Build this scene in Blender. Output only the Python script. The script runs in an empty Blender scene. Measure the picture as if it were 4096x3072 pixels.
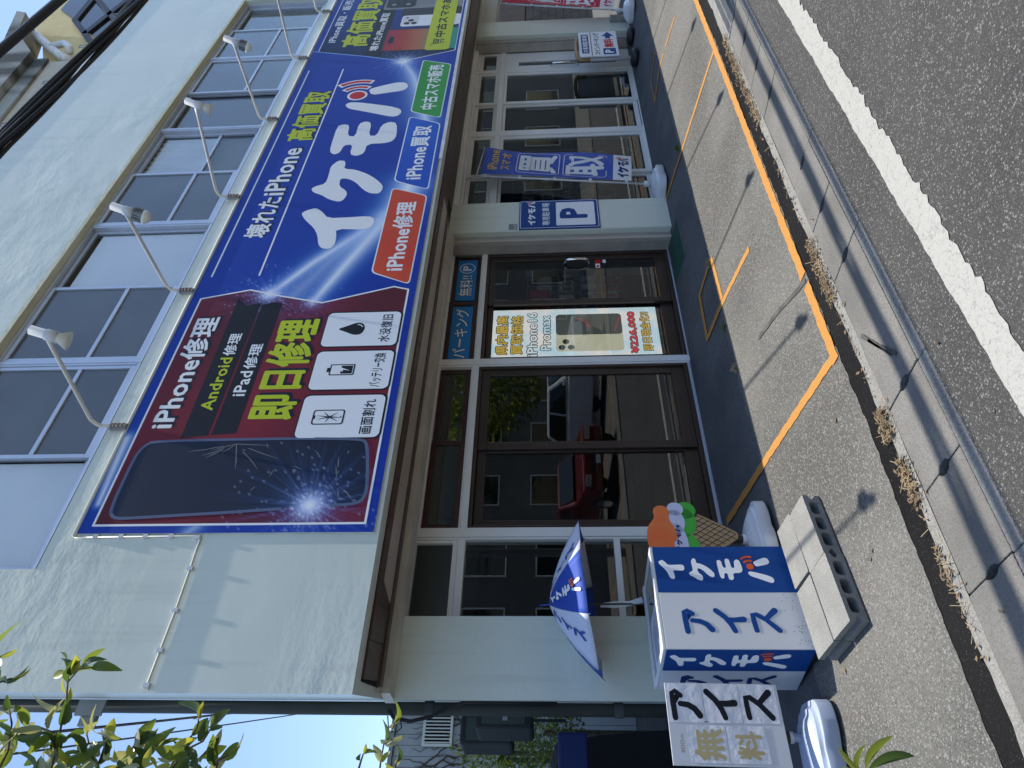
import bpy, bmesh, math, random
from mathutils import Vector, Matrix
from mathutils.geometry import tessellate_polygon
R = math.radians
rnd = random.Random(7)
SC = bpy.context.scene
COL = SC.collection

# ------------------------------------------------------------------ camera, sky, sun, exposure
CAM_H = 1.6
YAW, PITCH, ROLL, FPX = R(41.6711), R(3.2149), R(-1.0258), 2812.4
fwd = Vector((math.sin(YAW)*math.cos(PITCH), math.cos(YAW)*math.cos(PITCH), math.sin(PITCH)))
rgt = Vector((math.cos(YAW), -math.sin(YAW), 0)); upv = rgt.cross(fwd)
rg2 = math.cos(ROLL)*rgt + math.sin(ROLL)*upv
up2 = -math.sin(ROLL)*rgt + math.cos(ROLL)*upv
cam_d = bpy.data.cameras.new('camera'); cam = bpy.data.objects.new('camera', cam_d); COL.objects.link(cam)
# the photograph was taken with the phone turned a quarter: picture-right is world-down, picture-up is world-right
cx, cy, cz = -up2, rg2, -fwd
cam.matrix_world = Matrix(((cx.x, cy.x, cz.x, 0), (cx.y, cy.y, cz.y, 0), (cx.z, cy.z, cz.z, CAM_H), (0, 0, 0, 1)))
cam_d.sensor_fit = 'HORIZONTAL'; cam_d.sensor_width = 36; cam_d.lens = FPX/4096*36
cam_d.clip_start = 0.05; cam_d.clip_end = 2000
SC.camera = cam

SUNV = Vector((0.234, -0.048, 1.0)).normalized()          # towards the sun
w = bpy.data.worlds.new('World'); SC.world = w; w.use_nodes = True
nt = w.node_tree; bgn = nt.nodes['Background']
sky = nt.nodes.new('ShaderNodeTexSky'); sky.sky_type = 'NISHITA'; sky.sun_disc = False
sky.sun_elevation = math.asin(SUNV.z); sky.sun_rotation = math.atan2(SUNV.x, SUNV.y)
sky.air_density = 1.0; sky.dust_density = 0.5; sky.ozone_density = 1.5
nt.links.new(sky.outputs[0], bgn.inputs[0]); bgn.inputs[1].default_value = 0.15
sd = bpy.data.lights.new('sun', 'SUN'); sd.energy = 3.8; sd.angle = R(0.55); sd.color = (1.0, 0.94, 0.84)
so = bpy.data.objects.new('sun', sd); COL.objects.link(so); so.location = (3, -2, 12)
so.rotation_euler = SUNV.to_track_quat('Z', 'Y').to_euler()
SC.view_settings.view_transform = 'Standard'; SC.view_settings.look = 'None'
SC.view_settings.exposure = 0.85; SC.view_settings.gamma = 1.0; SC.view_settings.use_curve_mapping = False
SC.cycles.max_bounces = 8; SC.cycles.transparent_max_bounces = 12; SC.cycles.caustics_reflective = False
SC.cycles.caustics_refractive = False; SC.cycles.use_denoising = True

# ------------------------------------------------------------------ materials
def lin(r, g, b):
    f = lambda v: (v/255/12.92) if v/255 <= .04045 else ((v/255+.055)/1.055)**2.4
    return (f(r), f(g), f(b))
MATS = {}
def M(name, c1, c2=None, scale=4.0, detail=5, rough=.6, bump=0.0, bscale=None, bdetail=6, metal=0.0, spec=.5, lo=.35, hi=.65,
      stretch=None, coat=0.0, fine=None, finescale=60, trans=0.0):
    """principled with two colours mixed by noise, a bump and an optional fine speckle (colour, amount)"""
    m = bpy.data.materials.new(name); m.use_nodes = True; MATS[name] = m
    n, l = m.node_tree.nodes, m.node_tree.links; b = n['Principled BSDF']
    b.inputs['Base Color'].default_value = (*c1, 1); b.inputs['Roughness'].default_value = rough
    b.inputs['Metallic'].default_value = metal; b.inputs['Specular IOR Level'].default_value = spec
    b.inputs['Coat Weight'].default_value = coat
    if c2 is None and not bump and fine is None: return m
    tc = n.new('ShaderNodeTexCoord'); src = tc.outputs['Object']
    if stretch:
        mp = n.new('ShaderNodeMapping'); mp.inputs['Scale'].default_value = stretch
        l.new(src, mp.inputs[0]); src = mp.outputs[0]
    colout = None
    if c2 is not None:
        t = n.new('ShaderNodeTexNoise'); t.inputs['Scale'].default_value = scale; t.inputs['Detail'].default_value = detail
        l.new(src, t.inputs['Vector'])
        r = n.new('ShaderNodeValToRGB'); r.color_ramp.elements[0].position = lo; r.color_ramp.elements[1].position = hi
        r.color_ramp.elements[0].color = (*c1, 1); r.color_ramp.elements[1].color = (*c2, 1)
        l.new(t.outputs['Fac'], r.inputs['Fac']); colout = r.outputs['Color']
    if fine is not None:
        t2 = n.new('ShaderNodeTexVoronoi'); t2.inputs['Scale'].default_value = finescale
        l.new(tc.outputs['Object'], t2.inputs['Vector'])
        r2 = n.new('ShaderNodeValToRGB'); r2.color_ramp.elements[0].position = .45; r2.color_ramp.elements[1].position = .8
        sp = n.new('ShaderNodeSeparateColor'); l.new(t2.outputs['Color'], sp.inputs[0]); l.new(sp.outputs[0], r2.inputs['Fac'])
        mx = n.new('ShaderNodeMix'); mx.data_type = 'RGBA'
        mu = n.new('ShaderNodeMath'); mu.operation = 'MULTIPLY'; mu.inputs[1].default_value = fine[1]
        l.new(r2.outputs['Color'], mu.inputs[0]); l.new(mu.outputs[0], mx.inputs['Factor'])
        if colout: l.new(colout, mx.inputs[6])
        else: mx.inputs[6].default_value = (*c1, 1)
        mx.inputs[7].default_value = (*fine[0], 1); colout = mx.outputs[2]
    if colout: l.new(colout, b.inputs['Base Color'])
    if bump:
        t3 = n.new('ShaderNodeTexNoise'); t3.inputs['Scale'].default_value = bscale or scale; t3.inputs['Detail'].default_value = bdetail
        l.new(src, t3.inputs['Vector'])
        bp = n.new('ShaderNodeBump'); bp.inputs['Strength'].default_value = min(1, bump); bp.inputs['Distance'].default_value = .02*max(1, bump)
        l.new(t3.outputs['Fac'], bp.inputs['Height']); l.new(bp.outputs[0], b.inputs['Normal'])
    return m

def glass(name, tint=(.8, .85, .83), boost=1.0, rough=0.0, base=.0):
    m = bpy.data.materials.new(name); m.use_nodes = True; MATS[name] = m
    n, l = m.node_tree.nodes, m.node_tree.links; n.remove(n['Principled BSDF'])
    tr = n.new('ShaderNodeBsdfTransparent'); tr.inputs[0].default_value = (*tint, 1)
    gl = n.new('ShaderNodeBsdfGlossy'); gl.inputs['Roughness'].default_value = rough; gl.inputs[0].default_value = (.95, .98, 1, 1)
    fr = n.new('ShaderNodeLayerWeight'); fr.inputs['Blend'].default_value = .5
    pw = n.new('ShaderNodeMath'); pw.operation = 'POWER'; pw.inputs[1].default_value = 5; l.new(fr.outputs['Facing'], pw.inputs[0])
    sch = n.new('ShaderNodeMath'); sch.operation = 'MULTIPLY_ADD'; sch.inputs[1].default_value = .96; sch.inputs[2].default_value = .04; l.new(pw.outputs[0], sch.inputs[0])
    ma = n.new('ShaderNodeMath'); ma.operation = 'MULTIPLY_ADD'; ma.inputs[1].default_value = boost; ma.inputs[2].default_value = base; ma.use_clamp = True
    mx = n.new('ShaderNodeMixShader'); l.new(sch.outputs[0], ma.inputs[0]); l.new(ma.outputs[0], mx.inputs[0])
    l.new(tr.outputs[0], mx.inputs[1]); l.new(gl.outputs[0], mx.inputs[2]); l.new(mx.outputs[0], n['Material Output'].inputs[0])
    return m

def emis(name, col, strength):
    m = bpy.data.materials.new(name); m.use_nodes = True; MATS[name] = m
    b = m.node_tree.nodes['Principled BSDF']; b.inputs['Base Color'].default_value = (.02, .02, .02, 1)
    b.inputs['Emission Color'].default_value = (*col, 1); b.inputs['Emission Strength'].default_value = strength
    return m

def wall_mat():
    m = M('wall_paint', (.70, .735, .64), (.655, .695, .60), scale=.7, rough=.30, spec=.5)
    n, l = m.node_tree.nodes, m.node_tree.links; b = n['Principled BSDF']
    tc = n.new('ShaderNodeTexCoord')
    # trowel waves that come and go in patches, and a fine paint orange-peel
    a = n.new('ShaderNodeTexNoise'); a.inputs['Scale'].default_value = 2.4; a.inputs['Detail'].default_value = 5; a.inputs['Roughness'].default_value = .5
    mp = n.new('ShaderNodeMapping'); mp.inputs['Rotation'].default_value = (0, R(35), 0); mp.inputs['Scale'].default_value = (.6, 1, 1.15)
    l.new(tc.outputs['Object'], mp.inputs[0]); l.new(mp.outputs[0], a.inputs['Vector'])
    pm = n.new('ShaderNodeTexNoise'); pm.inputs['Scale'].default_value = .75; pm.inputs['Detail'].default_value = 2; l.new(mp.outputs[0], pm.inputs['Vector'])
    pr_ = n.new('ShaderNodeValToRGB'); pr_.color_ramp.elements[0].position = .44; pr_.color_ramp.elements[1].position = .66; l.new(pm.outputs['Fac'], pr_.inputs[0])
    f = n.new('ShaderNodeTexNoise'); f.inputs['Scale'].default_value = 38; f.inputs['Detail'].default_value = 3
    l.new(tc.outputs['Object'], f.inputs['Vector'])
    b1 = n.new('ShaderNodeBump'); b1.inputs['Distance'].default_value = .03
    ms = n.new('ShaderNodeMath'); ms.operation = 'MULTIPLY_ADD'; ms.inputs[1].default_value = .85; ms.inputs[2].default_value = .10; l.new(pr_.outputs[0], ms.inputs[0]); l.new(ms.outputs[0], b1.inputs['Strength'])
    b2 = n.new('ShaderNodeBump'); b2.inputs['Distance'].default_value = .004
    ms2 = n.new('ShaderNodeMath'); ms2.operation = 'MULTIPLY_ADD'; ms2.inputs[1].default_value = .40; ms2.inputs[2].default_value = .04; l.new(pr_.outputs[0], ms2.inputs[0]); l.new(ms2.outputs[0], b2.inputs['Strength'])
    l.new(a.outputs['Fac'], b1.inputs['Height']); l.new(f.outputs['Fac'], b2.inputs['Height']); l.new(b1.outputs[0], b2.inputs['Normal'])
    l.new(b2.outputs[0], b.inputs['Normal'])
    # rain streaks running down the paint
    s = n.new('ShaderNodeTexNoise'); s.inputs['Scale'].default_value = 5; s.inputs['Detail'].default_value = 5
    m2 = n.new('ShaderNodeMapping'); m2.inputs['Scale'].default_value = (2.2, 2, .12); l.new(tc.outputs['Object'], m2.inputs[0]); l.new(m2.outputs[0], s.inputs['Vector'])
    rp = n.new('ShaderNodeValToRGB'); rp.color_ramp.elements[0].position = .56; rp.color_ramp.elements[1].position = .78
    l.new(s.outputs['Fac'], rp.inputs[0])
    old = b.inputs['Base Color'].links[0].from_socket
    mx = n.new('ShaderNodeMix'); mx.data_type = 'RGBA'; mu = n.new('ShaderNodeMath'); mu.operation = 'MULTIPLY'; mu.inputs[1].default_value = .45
    l.new(rp.outputs['Color'], mu.inputs[0]); l.new(mu.outputs[0], mx.inputs['Factor']); l.new(old, mx.inputs[6]); mx.inputs[7].default_value = (.44, .46, .40, 1)
    l.new(mx.outputs[2], b.inputs['Base Color'])
    return m
wall_mat()
M('trim_cream', (.58, .58, .50), (.66, .66, .58), scale=2, rough=.5, bump=.3, bscale=30)
M('reveal_yellow', (.62, .59, .40), (.68, .64, .46), scale=3, rough=.6, bump=.3, bscale=25)
M('parapet_cap', (.72, .74, .70), (.55, .57, .52), scale=5, rough=.5)
M('soffit_brown', (.075, .048, .036), (.11, .07, .052), scale=3, rough=.5, stretch=(6, 1, 6), bump=.2)
M('joint_dark', (.012, .011, .01), rough=.9)
M('beige_metal', (.44, .38, .32), (.50, .44, .38), scale=1.5, rough=.45)
M('header_plaster', (.60, .575, .50), (.50, .47, .40), scale=4, rough=.75, bump=.6, bscale=22)
M('frame_white', (.82, .81, .77), (.75, .74, .71), scale=2, rough=.4)
M('frame_alu', (.50, .54, .62), (.56, .60, .68), scale=3, rough=.35, metal=.35)
M('frame_brown', (.040, .026, .020), (.055, .036, .028), scale=4, rough=.3, spec=.5)
M('frame_maroon', (.045, .018, .018), (.06, .026, .024), scale=4, rough=.38)
M('chrome', (.75, .75, .77), rough=.12, metal=1)
M('rail_grey', (.42, .38, .33), (.34, .31, .27), scale=5, rough=.45)
glass('glass_shop', (.72, .745, .735), 1.55, 0.0, .012)
glass('glass_upper', (.955, .965, .97), .85, .02, .0)
glass('glass_frost', (.55, .57, .55), .6, .35, .05)
M('blind_white', (.88, .90, .92), (.78, .82, .86), scale=1.6, rough=.8)
M('screen_grey', (.095, .096, .098), (.135, .136, .136), scale=1.5, rough=.9, bump=.2, bscale=200)
M('curtain', (.74, .76, .78), (.60, .63, .67), scale=1.5, rough=.85)
M('interior', (.16, .16, .15), (.10, .10, .095), scale=1.5, rough=.85)
M('interior_floor', (.20, .18, .16), (.15, .135, .12), scale=3, rough=.5)
# sign inks
M('ink_white', (.86, .87, .88), rough=.5, spec=.22)
M('ink_yellow', lin(196, 208, 40), (.50, .58, .03), scale=1, rough=.5, spec=.22)
M('ink_black', (.010, .012, .018), rough=.5, spec=.22)
M('ink_shadow', (.008, .012, .03), rough=.5, spec=.22)
M('ink_navy', (.012, .035, .16), rough=.5, spec=.22)
M('ink_red', (.60, .035, .022), (.68, .09, .03), scale=.8, rough=.5, spec=.22)
M('ink_blue2', (.02, .14, .60), (.012, .07, .46), scale=.8, rough=.5, spec=.22)
M('ink_green', (.03, .30, .05), (.045, .36, .07), scale=.8, rough=.5, spec=.22)
M('ink_redspot', (.62, .02, .02), rough=.5, spec=.22)
M('ink_orange', (.75, .11, .02), rough=.5, spec=.22)
M('ink_burst', (.05, .19, .72), rough=.5, spec=.22)
M('ink_lightblue', (.25, .48, .86), rough=.5, spec=.22)
M('ink_phone', (.010, .015, .03), (.018, .026, .05), scale=1.2, rough=.5, spec=.22)
M('ink_phone_edge', (.11, .14, .24), rough=.5, spec=.22)
M('ink_grey', (.18, .19, .20), (.26, .27, .28), scale=2, rough=.5, spec=.22)
M('ink_darkgrey', (.03, .035, .05), rough=.5, spec=.22)
M('ink_cyanblue', (.012, .20, .52), rough=.35)
M('ink_gold', (.50, .40, .20), (.44, .35, .17), scale=3, rough=.6)
M('sign_edge', (.74, .74, .74), (.58, .57, .55), scale=7, rough=.5)
# ground
def stones(name, base, base2, layers, rough=.85, bscale=140, bump=.5, mottle=1.2):
    """ground with round stones of several sizes set in a matrix; layers: (scale, radius, share, colour, amount)"""
    m = M(name, base, base2, scale=mottle, detail=6, rough=rough, bump=bump, bscale=bscale, bdetail=3, spec=.12)
    n, l = m.node_tree.nodes, m.node_tree.links; b = n['Principled BSDF']; cur = b.inputs['Base Color'].links[0].from_socket
    tc = n.new('ShaderNodeTexCoord')
    for sc_, rad, share, col, amt in layers:
        v = n.new('ShaderNodeTexVoronoi'); v.inputs['Scale'].default_value = sc_; l.new(tc.outputs['Object'], v.inputs['Vector'])
        r1 = n.new('ShaderNodeMapRange'); r1.inputs['From Min'].default_value = rad; r1.inputs['From Max'].default_value = rad*.72; l.new(v.outputs['Distance'], r1.inputs[0])
        sp = n.new('ShaderNodeSeparateColor'); l.new(v.outputs['Color'], sp.inputs[0])
        r2 = n.new('ShaderNodeMapRange'); r2.inputs['From Min'].default_value = 1-share; r2.inputs['From Max'].default_value = 1-share+.25; l.new(sp.outputs[0], r2.inputs[0])
        mu = n.new('ShaderNodeMath'); mu.operation = 'MULTIPLY'; l.new(r1.outputs[0], mu.inputs[0]); l.new(r2.outputs[0], mu.inputs[1])
        m2 = n.new('ShaderNodeMath'); m2.operation = 'MULTIPLY'; m2.inputs[1].default_value = amt; l.new(mu.outputs[0], m2.inputs[0])
        mx = n.new('ShaderNodeMix'); mx.data_type = 'RGBA'; l.new(m2.outputs[0], mx.inputs['Factor']); l.new(cur, mx.inputs[6]); mx.inputs[7].default_value = (*col, 1); cur = mx.outputs[2]
    l.new(cur, b.inputs['Base Color']); return m
stones('asphalt', (.048, .048, .047), (.062, .061, .059), ((95, .48, .36, (.24, .238, .23), .7), (190, .5, .5, (.17, .17, .165), .55), (55, .40, .12, (.30, .295, .28), .75)))
stones('asphalt_black', (.009, .009, .010), (.014, .014, .014), ((120, .4, .22, (.10, .10, .095), .6),), bump=.8)
stones('aggregate', (.095, .094, .087), (.150, .147, .135), ((95, .55, .5, (.24, .237, .222), .75), (150, .55, .45, (.045, .044, .041), .75), (62, .46, .18, (.31, .306, .288), .7)), mottle=1.0)
M('slab_concrete', (.058, .060, .064), (.092, .094, .097), scale=2.4, rough=.85, bump=.5, bscale=40, fine=((.05, .052, .055), .4), finescale=45)
M('dark_streak', (.045, .045, .043), (.085, .083, .077), scale=14, rough=.9)
M('lid_concrete', (.13, .127, .118), (.185, .18, .168), scale=2.2, rough=.85, bump=.7, bscale=110, fine=((.11, .107, .10), .5), finescale=140)
M('kerb_concrete', (.235, .23, .21), (.17, .165, .15), scale=3, rough=.85, bump=.8, bscale=90, fine=((.32, .315, .295), .5), finescale=130)
M('block_concrete', (.23, .23, .217), (.29, .29, .273), scale=5, rough=.9, bump=.8, bscale=120, fine=((.22, .215, .2), .6), finescale=170)
M('soil', (.045, .04, .033), rough=.95)
M('base_ground', (.16, .155, .14), (.22, .21, .19), scale=.5, rough=.9)
M('dry_leaf', (.20, .135, .075), (.11, .07, .04), scale=9, rough=.8)
M('dry_straw', (.34, .27, .16), (.20, .15, .08), scale=9, rough=.8)
def leafmat(name, c1, c2, tl, rough=.4):
    m = M(name, c1, c2, scale=6, rough=rough); n, l = m.node_tree.nodes, m.node_tree.links; b = n['Principled BSDF']
    t = n.new('ShaderNodeBsdfTranslucent'); t.inputs[0].default_value = (*tl, 1); x = n.new('ShaderNodeMixShader'); x.inputs[0].default_value = .38
    l.new(b.outputs[0], x.inputs[1]); l.new(t.outputs[0], x.inputs[2]); l.new(x.outputs[0], n['Material Output'].inputs[0]); return m
leafmat('leaf_green', (.07, .12, .03), (.12, .17, .05), (.28, .36, .04)); leafmat('leaf_dark', (.035, .065, .022), (.06, .10, .035), (.12, .20, .03)); leafmat('leaf_lime', (.34, .34, .07), (.24, .28, .05), (.60, .58, .05), .45)
leafmat('leaf_pale', (.40, .42, .30), (.30, .34, .20), (.45, .45, .15), .3)
M('bark', (.16, .12, .09), (.10, .075, .055), scale=20, rough=.9, bump=.5)
M('plastic_white', (.66, .67, .69), (.60, .61, .64), scale=2, rough=.35)
M('plastic_bluewhite', (.34, .40, .52), (.31, .365, .48), scale=2, rough=.45)
M('rubber_black', (.012, .012, .014), rough=.55)
M('paper_white', (.74, .75, .79), (.68, .69, .74), scale=4, rough=.22, bump=.5, bscale=9)
M('freezer_white', (.70, .71, .72), (.64, .65, .66), scale=1.2, rough=.35)
M('freezer_blue', (.008, .06, .25), rough=.45, spec=.2)
M('cloth_blue', (.010, .05, .30), (.015, .065, .36), scale=4, rough=.7)
M('banner_blue', (.045, .09, .40), (.06, .11, .44), scale=4, rough=.7)
M('cloth_pale', (.56, .58, .68), (.50, .53, .63), scale=3, rough=.7)
M('cloth_white', (.78, .78, .78), (.7, .7, .7), scale=5, rough=.75)
M('cloth_red', (.50, .018, .045), (.58, .03, .06), scale=4, rough=.7)
M('cloth_gold', (.72, .45, .07), rough=.7)
M('wood_cone', (.40, .26, .13), (.46, .31, .16), scale=3, rough=.6, stretch=(12, 12, 1.5))
M('paint_orange', (.78, .30, .09), (.86, .16, .04), scale=4, rough=.5)
M('paint_lilac', (.62, .64, .82), rough=.5)
M('paint_green', (.06, .45, .05), rough=.5)
M('tape_black', (.02, .018, .017), (.035, .03, .028), scale=12, rough=.35, bump=.6)
M('mat_green', (.006, .055, .035), (.010, .07, .045), scale=6, rough=.85, bump=.8, bscale=250)
M('mat_edge', (.03, .08, .065), rough=.6)
M('galv', (.34, .35, .36), (.26, .27, .28), scale=8, rough=.5, metal=.6)
M('steel_pipe', (.70, .68, .64), (.62, .60, .55), scale=5, rough=.4)
M('rust', (.16, .08, .05), (.30, .24, .2), scale=20, rough=.7)
M('bulb', (.80, .78, .70), rough=.25)
M('pipe_green', (.05, .058, .056), (.068, .076, .073), scale=3, rough=.65, spec=.25)
M('unit_grey', (.022, .024, .026), (.03, .032, .034), scale=3, rough=.7, spec=.2)
M('cable', (.012, .012, .013), rough=.55)
M('cable_beige', (.66, .66, .60), rough=.5)
M('white_boards', (.46, .47, .50), (.38, .39, .42), scale=2, rough=.7)
M('vine', (.10, .06, .045), rough=.9)
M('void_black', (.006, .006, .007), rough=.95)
M('tarp_blue', (.006, .02, .12), rough=.6)
M('tile_beige', (.50, .46, .38), (.44, .40, .33), scale=1.2, rough=.7, bump=.5, bscale=14)
M('stucco_yellow', (.68, .56, .30), (.62, .50, .26), scale=2, rough=.85, bump=.6, bscale=50)
M('stained_concrete', (.30, .32, .31), (.05, .055, .055), scale=1.1, rough=.85, bump=.5, bscale=20, lo=.42, hi=.6, stretch=(1, 1, .35))
M('block_wall', (.075, .07, .065), (.045, .042, .04), scale=2.5, rough=.9, bump=.6, bscale=30)
M('wood_brown', (.10, .07, .05), (.07, .05, .04), scale=3, rough=.7)
M('car_white', (.62, .63, .64), rough=.2, coat=.6)
M('car_red', (.13, .006, .008), rough=.2, coat=.7)
M('car_glass', (.012, .014, .016), rough=.05)
M('tyre', (.015, .015, .015), rough=.8)
M('far_wall', (.16, .155, .145), (.13, .125, .12), scale=.8, rough=.8)
M('far_wall2', (.22, .21, .20), (.18, .172, .165), scale=.8, rough=.8)
M('box_pink', (.36, .10, .12), (.28, .07, .09), scale=3, rough=.6)
M('box_red', (.30, .015, .03), rough=.6)
M('product', (.36, .34, .30), (.12, .14, .16), scale=12, rough=.4)
M('tag_blue', (.02, .07, .22), rough=.6)

def road_paint(name, col, crack=.5, cscale=9, wear=.5):
    m = bpy.data.materials.new(name); m.use_nodes = True; MATS[name] = m
    n, l = m.node_tree.nodes, m.node_tree.links; b = n['Principled BSDF']; b.inputs['Roughness'].default_value = .75
    tc = n.new('ShaderNodeTexCoord')
    v = n.new('ShaderNodeTexVoronoi'); v.feature = 'DISTANCE_TO_EDGE'; v.inputs['Scale'].default_value = cscale
    nz = n.new('ShaderNodeTexNoise'); nz.inputs['Scale'].default_value = 5; nz.inputs['Detail'].default_value = 6
    l.new(tc.outputs['Object'], nz.inputs['Vector'])
    ad = n.new('ShaderNodeVectorMath'); ad.operation = 'MULTIPLY_ADD'; ad.inputs[1].default_value = (.55, .55, .55)
    l.new(nz.outputs['Color'], ad.inputs[0]); l.new(tc.outputs['Object'], ad.inputs[2]); l.new(ad.outputs[0], v.inputs['Vector'])
    r = n.new('ShaderNodeValToRGB'); r.color_ramp.elements[0].position = .0; r.color_ramp.elements[1].position = .03
    r.color_ramp.elements[0].color = (1-crack,)*3+(1,)
    l.new(v.outputs['Distance'], r.inputs[0])
    n2 = n.new('ShaderNodeTexNoise'); n2.inputs['Scale'].default_value = 70; n2.inputs['Detail'].default_value = 3; l.new(tc.outputs['Object'], n2.inputs['Vector'])
    r2 = n.new('ShaderNodeValToRGB'); r2.color_ramp.elements[0].position = .30; r2.color_ramp.elements[1].position = .42
    r2.color_ramp.elements[0].color = (1-wear,)*3+(1,)
    l.new(n2.outputs['Fac'], r2.inputs[0])
    mu = n.new('ShaderNodeMath'); mu.operation = 'MULTIPLY'; l.new(r.outputs[0], mu.inputs[0]); l.new(r2.outputs[0], mu.inputs[1])
    mx = n.new('ShaderNodeMix'); mx.data_type = 'RGBA'; l.new(mu.outputs[0], mx.inputs['Factor'])
    mx.inputs[6].default_value = (.10, .10, .095, 1); mx.inputs[7].default_value = (*col, 1); l.new(mx.outputs[2], b.inputs['Base Color'])
    bp = n.new('ShaderNodeBump'); bp.inputs['Strength'].default_value = .6; bp.inputs['Distance'].default_value = .01
    l.new(n2.outputs['Fac'], bp.inputs['Height']); l.new(bp.outputs[0], b.inputs['Normal'])
    return m
road_paint('line_white', (.31, .31, .29), .5, 11, .35)
road_paint('line_orange', (.40, .18, .028), .12, 5, .55)

def attr_mat(name, rough=.4):
    m = bpy.data.materials.new(name); m.use_nodes = True; MATS[name] = m
    n, l = m.node_tree.nodes, m.node_tree.links
    a = n.new('ShaderNodeAttribute'); a.attribute_name = 'print'
    l.new(a.outputs['Color'], n['Principled BSDF'].inputs['Base Color']); n['Principled BSDF'].inputs['Roughness'].default_value = rough; n['Principled BSDF'].inputs['Specular IOR Level'].default_value = .22
    return m
attr_mat('sign_print', .5)

# ------------------------------------------------------------------ builders
LOC = {}
def link(o, parent=None):
    COL.objects.link(o)
    if parent is not None:
        o.parent = parent
        if parent.name in LOC: o.matrix_parent_inverse = Matrix.Translation(-Vector(LOC[parent.name]))
    return o
def tag(o, label=None, cat=None, group=None, kind=None):
    if label: o['label'] = label
    if cat: o['category'] = cat
    if group: o['group'] = group
    if kind: o['kind'] = kind
    return o
def thing(name, label, cat, loc=(0, 0, 0), group=None):
    o = bpy.data.objects.new(name, None); COL.objects.link(o); o.location = loc; o.empty_display_size = .1
    if any(abs(v) > 1e-9 for v in loc): LOC[o.name] = loc
    return tag(o, label, cat, group)
def copy_tree(root, **kw):
    r = root.copy(); COL.objects.link(r)
    for ch in root.children:
        d = ch.copy(); COL.objects.link(d); d.parent = r
        for g in ch.children:
            e = g.copy(); COL.objects.link(e); e.parent = d
    return r

class B:
    """collects geometry, then builds one mesh object"""
    def __init__(s): s.v, s.f, s.m, s.cur = [], [], [], 0
    def add(s, vs, fs):
        o = len(s.v); s.v += [tuple(p) for p in vs]; s.f += [tuple(i+o for i in f) for f in fs]; s.m += [s.cur]*len(fs); return s
    def box(s, x0, x1, y0, y1, z0, z1):
        return s.add([(x0,y0,z0),(x1,y0,z0),(x1,y1,z0),(x0,y1,z0),(x0,y0,z1),(x1,y0,z1),(x1,y1,z1),(x0,y1,z1)],
                     [(3,2,1,0),(4,5,6,7),(0,1,5,4),(1,2,6,5),(2,3,7,6),(3,0,4,7)])
    def obox(s, c, ax, ay, az, hx, hy, hz):
        c, ax, ay, az = Vector(c), Vector(ax).normalized(), Vector(ay).normalized(), Vector(az).normalized()
        vs = [c+ax*hx*i+ay*hy*j+az*hz*k for k in (-1, 1) for i, j in ((-1,-1),(1,-1),(1,1),(-1,1))]
        return s.add(vs, [(3,2,1,0),(4,5,6,7),(0,1,5,4),(1,2,6,5),(2,3,7,6),(3,0,4,7)])
    def prism(s, poly, z0, z1):
        """vertical prism over a footprint (convex or not)"""
        n = len(poly); vs = [(p[0], p[1], z0) for p in poly]+[(p[0], p[1], z1) for p in poly]
        tri = tessellate_polygon([[Vector((p[0], p[1], 0)) for p in poly]])
        area = sum(poly[i][0]*poly[(i+1) % n][1]-poly[(i+1) % n][0]*poly[i][1] for i in range(n))
        fs = []
        for t in tri:
            a, b, c = t
            cr = (poly[b][0]-poly[a][0])*(poly[c][1]-poly[a][1])-(poly[b][1]-poly[a][1])*(poly[c][0]-poly[a][0])
            if cr < 0: b, c = c, b
            fs += [(a+n, b+n, c+n), (c, b, a)]
        for i in range(n):
            j = (i+1) % n
            fs.append((i, j, j+n, i+n) if area > 0 else (j, i, i+n, j+n))
        return s.add(vs, fs)
    def tube(s, pts, r, k=8, cap=True):
        pts = [Vector(p) for p in pts]; rs = r if isinstance(r, (list, tuple)) else [r]*len(pts)
        o = len(s.v); d0 = (pts[1]-pts[0]).normalized(); u = d0.orthogonal().normalized(); vs = []
        for i, p in enumerate(pts):
            if i == 0: d = pts[1]-pts[0]
            elif i == len(pts)-1: d = pts[-1]-pts[-2]
            else: d = (pts[i+1]-pts[i]).normalized()+(pts[i]-pts[i-1]).normalized()
            d.normalize(); u = (u-d*u.dot(d)).normalized(); v = d.cross(u)
            vs += [p+(u*math.cos(2*math.pi*j/k)+v*math.sin(2*math.pi*j/k))*rs[i] for j in range(k)]
        fs = []
        for i in range(len(pts)-1):
            for j in range(k):
                a, b = i*k+j, i*k+(j+1) % k; fs.append((a, b, b+k, a+k))
        if cap: fs += [tuple(range(k-1, -1, -1)), tuple(range((len(pts)-1)*k, len(pts)*k))]
        return s.add(vs, fs)
    def lathe(s, prof, k=24, c=(0, 0, 0), sx=1, sy=1):
        vs, fs = [], []
        for r_, z in prof:
            vs += [(c[0]+sx*r_*math.cos(2*math.pi*j/k), c[1]+sy*r_*math.sin(2*math.pi*j/k), c[2]+z) for j in range(k)]
        for i in range(len(prof)-1):
            for j in range(k):
                a, b = i*k+j, i*k+(j+1) % k; fs.append((a, b, b+k, a+k))
        fs += [tuple(range(k-1, -1, -1)), tuple(range((len(prof)-1)*k, len(prof)*k))]
        return s.add(vs, fs)
    def build(s, name, mat, parent=None, smooth=False, bevel=0, mats=None):
        me = bpy.data.meshes.new(name); me.from_pydata(s.v, [], s.f); me.update()
        for mm in (mats or [mat]): me.materials.append(MATS[mm])
        if mats: me.polygons.foreach_set('material_index', s.m)
        if smooth: me.polygons.foreach_set('use_smooth', [True]*len(s.f))
        o = bpy.data.objects.new(name, me); link(o, parent)
        if bevel:
            md = o.modifiers.new('edge', 'BEVEL'); md.width = bevel; md.segments = 2; md.limit_method = 'ANGLE'; md.angle_limit = R(40)
        return o
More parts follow.
